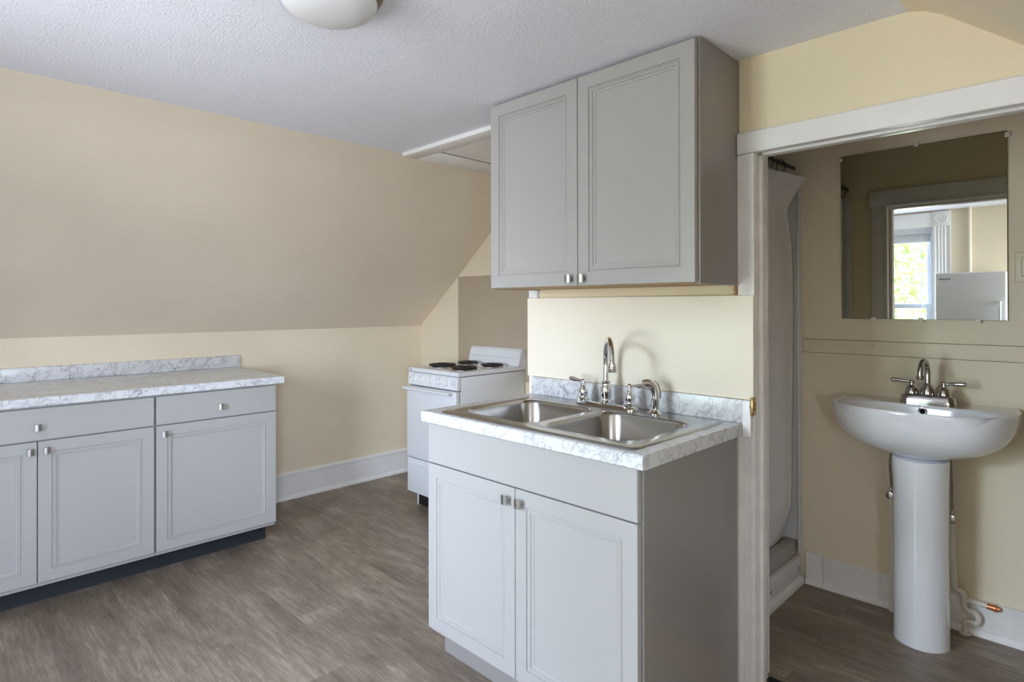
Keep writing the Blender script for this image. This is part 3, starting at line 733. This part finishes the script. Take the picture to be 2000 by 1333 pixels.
bm = nb(); box(bm, 2.330, 2.3605, YA + .002, YB - .002, 0.0945, 0.3195, 0.006, 3)
dr = link('drawer', bm, M['enamel'], c)
bm = nb(); prism(bm, [(2.330, 0.305), (2.322, 0.303), (2.318, 0.297), (2.319, 0.280), (2.325, 0.277), (2.330, 0.281)], 'Y', YA + .04, YB - .04)
link('handle', bm, M['enamel'], dr)
for z in (0.3202, 0.7952): link('seam', box(nb(), 2.3610, 2.3672, YA + .003, YB - .003, z, z + .0055), M['slot'], c)
bm = nb(); box(bm, 2.3450, 2.3462, 3.262, 3.282, 0.8905, 0.9030); q = link('sticker', bm, M['enamelknob'], c); q['label'] = 'tiny red, white and blue flag sticker'
bm = nb(); box(bm, 2.3444, 2.3451, 3.272, 3.282, 0.8965, 0.9030); link('sticker_corner', bm, M['flagblue'], q)
bm = nb()
for k in range(3): box(bm, 2.3444, 2.3451, 3.262, 3.282 if k == 0 else (3.282 if k == 1 else 3.2715), 0.8908 + .0038 * k, 0.8924 + .0038 * k)
link('sticker_stripes', bm, M['flagred'], q)
for bx_, by_, br_ in ((2.515, 3.162, 0.100), (2.495, 2.920, 0.094), (2.752, 3.172, 0.078), (2.745, 2.920, 0.082)):
    bm = nb(); lathe(bm, [(br_ + .014, .0002), (br_ + .013, .004), (br_ + .006, .0055), (br_ - .002, .003), (br_ * .55, .001), (.012, .0008)], (bx_, by_, 0.9126), n=36)
    q = link('burner', bm, M['chrome'], c)
    bm = nb(); turns = 4.2; N = 130; r0 = 0.018
    pts = [(bx_ + (r0 + (br_ - .004 - r0) * k / N) * math.cos(2 * math.pi * turns * k / N), by_ + (r0 + (br_ - .004 - r0) * k / N) * math.sin(2 * math.pi * turns * k / N), 0.9255) for k in range(N + 1)]
    tube(bm, pts, 0.0058, n=8, smooth=0); link('coil', bm, M['coil'], q)
    bm = nb()
    for a in (90, 210, 330):
        ca_, sa_ = math.cos(rad(a)), math.sin(rad(a)); tube(bm, [(bx_ + ca_ * .012, by_ + sa_ * .012, .9185), (bx_ + ca_ * (br_ - .002), by_ + sa_ * (br_ - .002), .9185)], .003, n=6, smooth=0)
    link('coil_support', bm, M['coil'], q)

# ------------------------------------------------------------------ ceiling: light and attic hatch
c = thing('ceiling_light', (0.755, 1.425, CZ), 'round opal glass flush ceiling light, switched off', 'light')
bm = nb(); lathe(bm, [(.138, 0), (.138, -.012), (.134, -.020), (.124, -.026), (.10, -.028)], (0.765, 1.425, CZ), n=48); q = link('mounting_pan', bm, M['bronze'], c); q['label'] = 'bronze mounting pan'
bm = nb(); lathe(bm, [(.095, -.029), (.117, -.029), (.122, -.035), (.121, -.043), (.113, -.055), (.097, -.066), (.074, -.0745), (.046, -.0795), (.02, -.0815), (0, -.082)], (0.765, 1.425, CZ), n=48); link('glass_bowl', bm, M['lampglass'], c)

c = thing('attic_hatch', (2.28, 2.3, CZ), 'white framed attic hatch in the ceiling behind the wall cabinet', 'hatch')
hx0, hx1, hy0, hy1, hz = 1.871, 2.70, 1.90, 2.690, 2.1275
for b in ((hx0, hx0 + .092, hy0, hy1), (hx1 - .092, hx1, hy0, hy1)):
    link('frame_side', box(nb(), *b, hz, CZ, .0015), M['trim'], c)
for b in ((2.520, hy1), (hy0, hy0 + .092)):
    link('frame_rail', box(nb(), hx0 + .092, hx1 - .092, *b, hz, CZ, .001), M['trim'], c)
bm = nb(); box(bm, hx0 + .095, hx1 - .095, 2.488, 2.519, hz + .001, CZ - .008, .001); link('inner_stop', bm, M['trim'], c)
bm = nb(); box(bm, hx0 + .098, hx1 - .098, hy0 + .10, 2.481, hz + .004, CZ - .004); link('panel', bm, M['trim'], c)
bm = nb(); box(bm, hx0 + .095, hx1 - .095, 2.4815, 2.4875, hz + .003, CZ - .003); link('gap', bm, M['slot'], c)

# ------------------------------------------------------------------ shower
c = thing('shower_stall', (2.47, 1.38, BF), 'white plastic shower stall behind the curtain', 'shower')
bm = nb(); box(bm, PW1 + .005, BW - .004, 1.010, 1.060, BF, 0.243, .006, 3); box(bm, PW1 + .005, BW - .004, 1.060, 1.785, BF, 0.11); link('pan', bm, M['showergrey'], c)
bm = nb(); box(bm, BW - .016, BW - .001, 1.0, 1.785, 0.2435, 1.90, .002); box(bm, PW1 + .016, BW - .016, 1.772, 1.785, 0.115, 1.90, .002); box(bm, PW1 + .001, PW1 + .016, 1.0, 1.785, 0.2435, 1.90, .002)
link('surround', bm, M['shower'], c)
bm = nb(); box(bm, BW - .030, BW - .0005, 0.990, 1.0, 0.200, 1.92, .001); box(bm, BW - .020, BW - .014, 0.986, 0.990, 0.200, 1.92, .001); link('flange', bm, M['shower'], c)
bm = nb(); box(bm, PW1 + .001, BW - .019, 0.988, 1.0095, BF, 0.181, .002)
for x in (2.505, 2.825): lathe(bm, [(.006, 0), (.005, .0025), (0, .003)], (x, 0.988, 0.135), (0, -1, 0), 12)
link('apron', bm, M['oldtrim'], c)
for x in (2.505, 2.825):
    bm = nb(); lathe(bm, [(.0052, 0), (.004, .002), (0, .0025)], (x, 0.9855, 0.135), (0, -1, 0), 12); link('screw', bm, M['bronze'], c)
bm = nb(); prism(bm, [(0.9878, BF), (0.972, BF), (0.972, BF + .010), (0.977, BF + .024), (0.9878, BF + .032)], 'X', PW1 + .001, BW - .030); link('shoe_moulding', bm, M['trim'], c)

bm = nb(); tube(bm, [(PW1, 1.022, 1.955), (BW, 1.022, 1.955)], .0085, n=14, smooth=0)
tag(link('curtain_rod', bm, M['rod']), 'dark shower curtain rod spanning the stall', 'curtain rod')
# curtain, one top corner folded towards the room
def edge_x(z):
    T = [(0.225, 2.806), (0.30, 2.822), (0.6, 2.838), (1.0, 2.850), (1.25, 2.858), (1.45, 2.856), (1.58, 2.838), (1.68, 2.806), (1.760, 2.764), (1.772, 2.764), (1.82, 2.794), (1.86, 2.826), (1.912, 2.868)]
    for a, b in zip(T, T[1:]):
        if a[0] <= z <= b[0]: return a[1] + (b[1] - a[1]) * (z - a[0]) / (b[0] - a[0])
    return T[-1][1] if z > T[-1][0] else T[0][1]
bm = nb(); NU, NV = 60, 110; G = []
for j in range(NV + 1):
    z = 0.225 + (1.912 - 0.225) * j / NV; row = []
    for i in range(NU + 1):
        u = i / NU; x0 = 2.10; x = x0 + (edge_x(z) - x0) * u
        w = 0.007 * math.sin(u * 13) * (0.4 + 0.6 * (1 - j / NV)) + 0.002 * math.sin(u * 31 + 2 + z * 1.5)
        y = 1.036 + w
        top = max(0, (z - 1.73) / 0.18)
        y -= 0.06 * top * u * u + 0.022 * (u ** 6)
        if z < 0.40: y = y + (0.40 - z) * 0.30 * 1.0
        row.append(bm.verts.new((x, y, z + (0 if j < NV else -0.012 * u))))
    G.append(row)
for j in range(NV):
    for i in range(NU): bm.faces.new((G[j][i], G[j][i + 1], G[j + 1][i + 1], G[j + 1][i]))
cu = thing('shower_curtain', (2.46, 1.04, 0.22), 'white shower curtain with one top corner folded over', 'curtain')
o = link('sheet', bm, M['curtain'], cu, sharp=70)
sm = o.modifiers.new('thickness', 'SOLIDIFY'); sm.thickness = 0.0015
for x in (2.14, 2.30, 2.46, 2.60, 2.73):
    bm = nb(); pts = [(x, 1.024 + 0.018 * math.sin(2 * math.pi * k / 16), 1.938 + 0.033 * math.cos(2 * math.pi * k / 16)) for k in range(17)]
    tube(bm, pts, .0018, n=6, smooth=0); link('hook', bm, M['rod'], cu)

# ------------------------------------------------------------------ bathroom: pedestal sink
YC = 0.508
c = thing('pedestal_sink', (2.72, YC, BF), 'white porcelain pedestal sink against the bathroom wall', 'sink')
def basin_outline(s, cx=2.700, cy=YC, back=2.8845, a=0.203, b=0.295, xc=2.725):
    """D outline scaled by s about (cx, cy) apart from the wall side"""
    P = []
    P.append((back, cy + 0.280)); P.append((2.845, cy + 0.289)); P.append((2.79, cy + 0.2965))
    n = 30
    for k in range(n + 1):
        t = rad(90 + 180 * k / n); ct, st = math.cos(t), math.sin(t)
        P.append((xc + math.copysign(abs(ct) ** 0.86, ct) * (a + .02), cy + math.copysign(abs(st) ** 0.86, st) * b))
    P.append((2.79, cy - 0.2965)); P.append((2.845, cy - 0.289)); P.append((back, cy - 0.280))
    out = []
    for x, y in P:
        nx = cx + (x - cx) * s; ny = cy + (y - cy) * s
        if x > cx: nx = cx + (x - cx) * max(s, 0.55)
        out.append((nx, ny))
    return out
bm = nb()
RZ = 0.938
inner = []
n = 34
for k in range(n):
    t = 2 * math.pi * k / n; ct, st = math.cos(t), math.sin(t)
    x = 2.622 + math.copysign(abs(ct) ** 0.75, ct) * (0.100 if ct > 0 else 0.118); inner.append((x, YC + math.copysign(abs(st) ** 0.8, st) * 0.250))
top = basin_outline(0.985)
LO = plate(bm, top, [inner], RZ)
prev = LO[0]
for s, z in ((0.996, RZ - .0025), (1.0, RZ - .008), (0.999, .918), (0.992, .898), (0.975, .875), (0.94, .850), (0.885, .827), (0.81, .807), (0.71, .789), (0.59, .774), (0.45, .761), (0.32, .751), (0.28, .746)):
    l = offset_loop(bm, basin_outline(s), z); quad_loop(bm, prev, l); prev = l
bm.faces.new(prev)
prev = LO[1]
for s, z in ((.985, RZ - .003), (.965, RZ - .012), (.93, RZ - .04), (.85, RZ - .08), (.68, RZ - .11), (.40, RZ - .125), (.10, RZ - .13)):
    l = [bm.verts.new((2.622 + (p[0] - 2.622) * s, YC + (p[1] - YC) * s, z)) for p in inner]; quad_loop(bm, prev, l); prev = l
bm.faces.new(prev)
link('basin', bm, M['porcelain'], c, sharp=60)
bm = nb()
def ped(r, back):
    P = []
    for k in range(25):
        t = rad(90 + 180 * k / 24); P.append((2.682 + r * math.cos(t), YC - .012 + r * math.sin(t)))
    P += [(back, YC - .012 - r * .82), (back, YC - .012 + r * .82)]
    return P
Ls = [offset_loop(bm, ped(r, b_), z) for r, b_, z in ((.090, 2.78, BF), (.0905, 2.78, BF + .004), (.089, 2.78, BF + .05), (.087, 2.78, .40), (.088, 2.78, .65), (.091, 2.78, .742), (.088, 2.78, .7445))]
for a, b in zip(Ls, Ls[1:]): quad_loop(bm, a, b)
bm.faces.new(Ls[0]); bm.faces.new(Ls[-1])
link('pedestal', bm, M['porcelain'], c)
bm = nb(); lathe(bm, [(.0155, 0), (.0155, .003), (.0125, .004), (.0115, -.008), (0, -.009)], (2.7175, YC - .012, 0.9165), (-1, 0, -.15), 20); q = link('overflow', bm, M['chrome'], c); q['label'] = 'round overflow hole'
bm = nb(); lathe(bm, [(.0095, 0), (.0095, .0012), (0, .0014)], (2.7125, YC - .012, 0.9158), (-1, 0, -.15), 16); link('overflow_hole', bm, M['slot'], q)

fz = RZ + .0002; fX = 2.788; fY = 0.492
c = thing('bathroom_faucet', (fX, fY, fz), 'small chrome centerset faucet with two levers on the pedestal sink', 'faucet')
bm = nb()
Q = [offset_loop(bm, rrect(fX - a, fX + a, fY - .066 - b, fY + .066 + b, min(a, .028), 8), fz + z) for a, b, z in ((.029, .026, 0), (.029, .026, .005), (.0275, .0245, .014), (.0255, .022, .028), (.022, .018, .032))]
for a, b in zip(Q, Q[1:]): quad_loop(bm, a, b)
bm.faces.new(Q[0]); bm.faces.new(Q[-1]); link('base_plate', bm, M['darkchrome'], c)
for sgn in (1, -1):
    y = fY + sgn * .052
    bm = nb(); lathe(bm, [(.0235, .0), (.0240, .003), (.0232, .011), (.0210, .020), (.0165, .029), (.0110, .035), (.0075, .038), (.0070, .043), (.0095, .046), (.0095, .052), (.005, .056), (0, .0565)], (fX, y, fz + .032), n=26); h = link('handle', bm, M['darkchrome'], c)
    z = fz + .032 + .049
    bm = nb(); tube(bm, [(fX, y, z), (fX - .001, y + sgn * .016, z + .0005), (fX - .002, y + sgn * .040, z + .002), (fX - .003, y + sgn * .064, z + .003), (fX - .003, y + sgn * .070, z + .003)], [.0048, .0056, .0078, .0086, .006], n=12, smooth=4); link('lever', bm, M['darkchrome'], h)
bm = nb(); lathe(bm, [(.0235, 0), (.0240, .003), (.0230, .014), (.0200, .028), (.0155, .040), (.0120, .046), (.0105, .048)], (fX, fY, fz + .032), n=26); link('spout_base', bm, M['darkchrome'], c)
ptz = []
for k in range(9):
    t = math.pi * k / 8; ptz.append((fX - 0.096 * (1 - math.cos(t)) / 2, fY + 0.006 * k / 8, 1.062 + 0.045 * math.sin(t)))
bm = nb(); tube(bm, [(fX, fY, fz + .07), (fX, fY, fz + .095)] + ptz + [(fX - .097, fY + .006, 1.052)], [.0105, .0102] + [.010] * 9 + [.0105], n=16, smooth=4); s = link('spout', bm, M['darkchrome'], c)
bm = nb(); lathe(bm, [(.0115, .016), (.0145, .015), (.0145, .003), (.0135, 0), (.010, 0)], (fX - .097, fY + .006, 1.038), n=20); link('aerator', bm, M['darkchrome'], s)

# supply lines and drain pipework
def supply(y, zv, label, xw=2.868):
    c = thing('supply_line', (xw, y, zv), label, 'supply line', 'sink supply lines')
    bm = nb(); tube(bm, [(xw - .05, y - .01 * (1 if y > .5 else -1), 0.742), (xw - .045, y, 0.68), (xw - .03, y, 0.62), (xw - .022, y, zv + .03)], .0048, n=10, smooth=6); link('braided_hose', bm, M['nickel'], c)
    bm = nb(); lathe(bm, [(.010, -.022), (.010, .024), (.007, .028)], (xw - .022, y, zv), n=16); lathe(bm, [(.008, 0), (.008, .024), (.014, .026), (.014, .034), (.006, .036)], (xw - .022, y, zv), (-1, 0, 0), 16); link('valve', bm, M['chrome'], c)
    bm = nb(); tube(bm, [(xw - .022, y, zv - .02), (xw - .022, y, BF + .0005)], .0095, n=12, smooth=0); link('riser', bm, M['pipe'], c)
supply(0.628, 0.545, 'chrome supply line with valve on the shower side of the pedestal')
c = thing('supply_line', (2.835, 0.421, 0.50), 'chrome supply hose above the white pipe, right beside the pedestal', 'supply line', 'sink supply lines')
bm = nb(); tube(bm, [(2.838, 0.428, 0.735), (2.842, 0.426, 0.68), (2.848, 0.425, 0.60), (2.850, 0.425, 0.53)], .0048, n=10, smooth=6); link('braided_hose', bm, M['nickel'], c)
bm = nb(); lathe(bm, [(.010, -.022), (.010, .024), (.007, .028)], (2.850, 0.425, 0.500), n=16); lathe(bm, [(.008, 0), (.008, .020), (.013, .022), (.013, .029), (.005, .031)], (2.850, 0.425, 0.500), (-1, 0, 0), 16); link('valve', bm, M['chrome'], c)
bm = nb()
px = 2.850
tube(bm, [(px, 0.424, 0.476), (px, 0.424, 0.40), (px, 0.422, 0.30), (px, 0.418, 0.238), (px, 0.411, 0.222), (px, 0.398, 0.219), (px, 0.390, 0.208), (px, 0.388, 0.175), (px, 0.385, 0.160), (px, 0.372, 0.152), (px, 0.356, 0.150), (px, 0.346, 0.138), (px, 0.346, 0.122), (px, 0.354, 0.112), (px, 0.374, 0.111), (px, 0.385, 0.102), (px, 0.386, BF + .0005)], .0112, n=14, smooth=5)
tube(bm, [(px, 0.389, 0.190), (px + .004, 0.376, 0.190), (px + .006, 0.320, 0.188)], .010, n=12, smooth=3)
lathe(bm, [(.020, 0.0), (.020, .004), (.014, .008)], (px, 0.386, BF), n=18)
wp = tag(link('water_pipe', bm, M['pipe']), 'white painted water pipe zigzagging down beside the pedestal', 'pipe')
bm = nb(); tube(bm, [(px + .006, 0.3195, 0.188), (px + .006, 0.300, 0.187)], .0115, n=14, smooth=0); lathe(bm, [(.0135, 0), (.0135, .006), (.010, .007)], (px + .006, 0.300, 0.187), (0, -1, 0), 14); lathe(bm, [(.009, 0), (.0085, .012), (0, .014)], (px + .006, 0.294, 0.187), (0, -1, 0), 14)
q = link('copper_cap', bm, M['copper'], wp); q['label'] = 'bare copper end cap'

# ------------------------------------------------------------------ mirror, switch
c = thing('wall_mirror', (BW, 0.54, 1.617), 'frameless mirror held by clear clips above the pedestal sink', 'mirror')
MT = 0.0046   # hangs a little forward at the top
mz0, mz1, my0, my1 = 1.2625, 1.9705, 0.258, 0.8218
bm = nb()
def mx(z, d): return BW - 0.0015 - d - MT * (z - mz0) / (mz1 - mz0)
A = [bm.verts.new((mx(z, 0.0), y, z)) for y, z in ((my0, mz0), (my1, mz0), (my1, mz1), (my0, mz1))]; B = [bm.verts.new((mx(z, 0.0050), y, z)) for y, z in ((my0, mz0), (my1, mz0), (my1, mz1), (my0, mz1))]
quad_loop(bm, A, B); bm.faces.new(A); bm.faces.new(B); link('glass_edge', bm, M['mirroredge'], c)
bm = nb(); B = [bm.verts.new((mx(z, 0.0052), y, z)) for y, z in ((my0 + .001, mz0 + .001), (my1 - .001, mz0 + .001), (my1 - .001, mz1 - .001), (my0 + .001, mz1 - .001))]; B2 = [bm.verts.new((v.co.x + .0001, v.co.y, v.co.z)) for v in B]
bm.faces.new(B); bm.faces.new(B2); quad_loop(bm, B, B2); link('reflecting_face', bm, M['mirror'], c, smooth=False)
for y, z in ((0.698, mz0 - .002), (0.529, mz0 - .002), (0.344, mz0 - .002), (0.8225, mz1 - .014), (0.542, mz1 + .002), (0.2565, mz1 - .015)):
    bm = nb(); box(bm, BW - .014, BW, y - .008, y + .008, z - .009, z + .009, .002); lathe(bm, [(.0035, 0), (.003, .0015), (0, .002)], (BW - .014, y, z), (-1, 0, 0), 10); link('clip', bm, M['clip'], c)
c = thing('light_switch', (BW, 0.200, 1.460), 'ivory switch plate on the bathroom wall beside the mirror', 'switch')
bm = nb(); box(bm, BW - .008, BW, 0.163, 0.237, 1.404, 1.5165, .004, 3); link('plate', bm, M['ivory'], c)
bm = nb(); box(bm, BW - .012, BW - .008, 0.184, 0.217, 1.427, 1.493, .0015); link('rocker', bm, M['ivory'], c)
bm = nb(); box(bm, BW - .0085, BW - .0078, 0.1815, 0.2195, 1.4245, 1.4955); link('rocker_gap', bm, M['taupe'], c)

# ------------------------------------------------------------------ behind the camera: window, refrigerator, pipe, tree
w = thing('window_1', (GX, 1.54, WIN_Z0), 'white double-hung window with fluted casing, seen in the mirror', 'window', kind='structure')
def fluted(y0, y1, z0, z1):
    P = [(GX, y0)]; n = 4; wd = (y1 - y0); P.append((GX + .022, y0)); P.append((GX + .022, y0 + .012))
    for k in range(n):
        a = y0 + .016 + k * (wd - .032) / n; b = y0 + .016 + (k + 1) * (wd - .032) / n
        for q in range(1, 6):
            t = math.pi * q / 6; P.append((GX + .022 - .009 * math.sin(t), a + (b - a) * (0.1 + 0.8 * q / 6)))
        P.append((GX + .022, b))
    P += [(GX + .022, y1), (GX, y1)]
    bm = nb(); prism(bm, P, 'Z', z0, z1); return bm
for y0, y1 in ((1.007, 1.140), (1.940, 2.073)):
    link('fluted_casing', fluted(y0, y1, WIN_Z0, 2.0), M['trim'], w)
    bm = nb(); box(bm, GX, GX + .028, y0 - .002, y1 + .002, 2.0, 2.140, .003)
    for r0 in (.050, .030): lathe(bm, [(r0, 0), (r0, .004), (r0 - .006, .008), (r0 - .012, .004), (r0 - .013, 0)], (GX + .0275, (y0 + y1) / 2, 2.070), (1, 0, 0), 28)
    lathe(bm, [(.012, 0), (.010, .006), (0, .008)], (GX + .0275, (y0 + y1) / 2, 2.070), (1, 0, 0), 20)
    link('rosette_block', bm, M['trim'], w)
bm = nb(); box(bm, GX, GX + .020, 1.142, 1.938, 2.0, 2.135, .003); box(bm, GX, GX + .05, 0.99, 2.09, WIN_Z0 - .03, WIN_Z0, .006); link('head_and_sill', bm, M['trim'], w)
bm = nb(); box(bm, GX - .12, GX, WIN_Y0, WIN_Y0 + .022, WIN_Z0, WIN_Z1); box(bm, GX - .12, GX, WIN_Y1 - .022, WIN_Y1, WIN_Z0, WIN_Z1); box(bm, GX - .12, GX, WIN_Y0 + .022, WIN_Y1 - .022, WIN_Z1 - .02, WIN_Z1); box(bm, GX - .12, GX, WIN_Y0 + .022, WIN_Y1 - .022, WIN_Z0, WIN_Z0 + .02); link('frame', bm, M['sash'], w)
def sash(x0, z0, z1):
    bm = nb(); a, b = WIN_Y0 + .022, WIN_Y1 - .022
    box(bm, x0, x0 + .035, a, a + .042, z0, z1, .003); box(bm, x0, x0 + .035, b - .042, b, z0, z1, .003)
    box(bm, x0, x0 + .035, a + .042, b - .042, z0, z0 + .045, .003); box(bm, x0, x0 + .035, a + .042, b - .042, z1 - .045, z1, .003)
    s = link('sash', bm, M['sash'], w)
    bm = nb(); box(bm, x0 + .014, x0 + .018, a + .042, b - .042, z0 + .045, z1 - .045); link('pane', bm, M['glass'], s)
sash(GX - .095, 1.235, 1.98); sash(GX - .058, 0.64, 1.28)
bm = nb(); box(bm, GX - .05, GX - .012, WIN_Y0 + .026, WIN_Y1 - .026, 1.945, 1.98)
for k in range(14): box(bm, GX - .048, GX - .016, WIN_Y0 + .03, WIN_Y1 - .03, 1.878 + k * .0048, 1.8810 + k * .0048)
box(bm, GX - .048, GX - .016, WIN_Y0 + .03, WIN_Y1 - .03, 1.862, 1.876, .002)
tube(bm, [(GX - .010, 1.24, 1.96), (GX - .010, 1.24, 1.15)], .0035, n=8, smooth=0)
w2 = thing('window_added', (-0.45, RW, W2Z0), 'white dormer window added out of view behind the camera for side light', 'window', kind='structure')  # added window, out of view, lets in light from behind
b2 = nb(); y0, y1 = RW - .08, RW - .04
box(b2, W2X0, W2X0 + .04, y0, y1, W2Z0, W2Z1, .003); box(b2, W2X1 - .04, W2X1, y0, y1, W2Z0, W2Z1, .003); box(b2, W2X0 + .04, W2X1 - .04, y0, y1, W2Z0, W2Z0 + .045, .003); box(b2, W2X0 + .04, W2X1 - .04, y0, y1, W2Z1 - .04, W2Z1, .003); box(b2, W2X0 + .04, W2X1 - .04, y0, y1, 1.36, 1.40, .003)
link('sash', b2, M['sash'], w2)
b2 = nb(); box(b2, W2X0 + .04, W2X1 - .04, y0 + .018, y0 + .022, W2Z0 + .045, 1.36); box(b2, W2X0 + .04, W2X1 - .04, y0 + .018, y0 + .022, 1.40, W2Z1 - .04); link('pane', b2, M['glass'], w2)
b2 = nb(); box(b2, W2X0 - .065, W2X0, RW, RW + .02, W2Z0, W2Z1 + .07, .002); box(b2, W2X1, W2X1 + .065, RW, RW + .02, W2Z0, W2Z1 + .07, .002); box(b2, W2X0, W2X1, RW, RW + .02, W2Z1, W2Z1 + .07, .002); box(b2, W2X0 - .066, W2X1 + .066, RW, RW + .04, W2Z0 - .03, W2Z0, .003)
link('casing', b2, M['trim'], w2)
tag(link('window_blind', bm, M['blind']), 'raised white window blind reflected in the mirror', 'blind')

c = thing('refrigerator', (-0.70, 0.80, 0), 'white refrigerator reflected in the bathroom mirror', 'refrigerator')
bm = nb(); box(bm, -0.97, -0.475, 0.56, 1.032, 0.03, 1.545, .006); link('body', bm, M['enamel'], c)
bm = nb(); box(bm, -0.470, -0.420, 0.56, 1.032, 1.10, 1.548, .012, 3); fd = link('freezer_door', bm, M['enamel'], c)
bm = nb(); box(bm, -0.470, -0.420, 0.56, 1.032, 0.06, 1.092, .012, 3); md = link('door', bm, M['enamel'], c)
bm = nb(); box(bm, -0.4205, -0.417, 0.925, 1.005, 1.490, 1.503, .001); link('badge', bm, M['print'], fd)
bm = nb(); tube(bm, [(-0.42, 0.60, 1.12), (-0.385, 0.60, 1.14), (-0.385, 0.60, 1.28), (-0.42, 0.60, 1.30)], .010, n=10, smooth=4); link('handle', bm, M['enamel'], fd)
bm = nb(); tube(bm, [(-0.42, 0.60, 0.80), (-0.385, 0.60, 0.82), (-0.385, 0.60, 1.04), (-0.42, 0.60, 1.06)], .010, n=10, smooth=4); link('handle', bm, M['enamel'], md)
for fy in (0.60, 0.99):
    for fxx in (-0.93, -0.52):
        bm = nb(); lathe(bm, [(.016, 0), (.016, .02), (.010, .031)], (fxx, fy, 0), n=14); link('foot', bm, M['black'], c)
bm = nb(); tube(bm, [(GX + .016, 0.865, 0.0), (GX + .016, 0.865, CZ)], .013, n=14, smooth=0)
tag(link('riser_pipe', bm, M['wall2']), 'thin painted riser pipe on the gable wall, seen in the mirror', 'pipe')

random.seed(11)
c = thing('tree', (-6.0, 2.4, -3.0), 'leafy green tree outside the window, seen in the mirror', 'tree')
bm = nb(); tube(bm, [(-6.0, 2.4, -3.0), (-6.05, 2.45, -1.0), (-5.95, 2.4, 1.0), (-6.1, 2.5, 2.6)], [.16, .13, .09, .03], n=12); link('trunk', bm, M['bark'], c)
bm = nb()
for k in range(1500):
    while True:
        p = Vector((random.uniform(-1, 1), random.uniform(-1, 1), random.uniform(-1, 1)))
        if 0.25 < p.length < 1: break
    p = Vector((-6.0 + p.x * 1.0, 2.5 + p.y * 1.0, 1.55 + p.z * 1.1))
    u = Vector((random.gauss(0, 1), random.gauss(0, 1), random.gauss(0, 1))).normalized(); v = u.orthogonal().normalized(); s = random.uniform(.06, .11)
    a = [bm.verts.new(p + q) for q in (u * s, v * s * .5, -u * s, -v * s * .5)]
    bm.faces.new(a)
q = link('crown', bm, M['leaf'], c, smooth=False, recalc=False); q['kind'] = 'stuff'
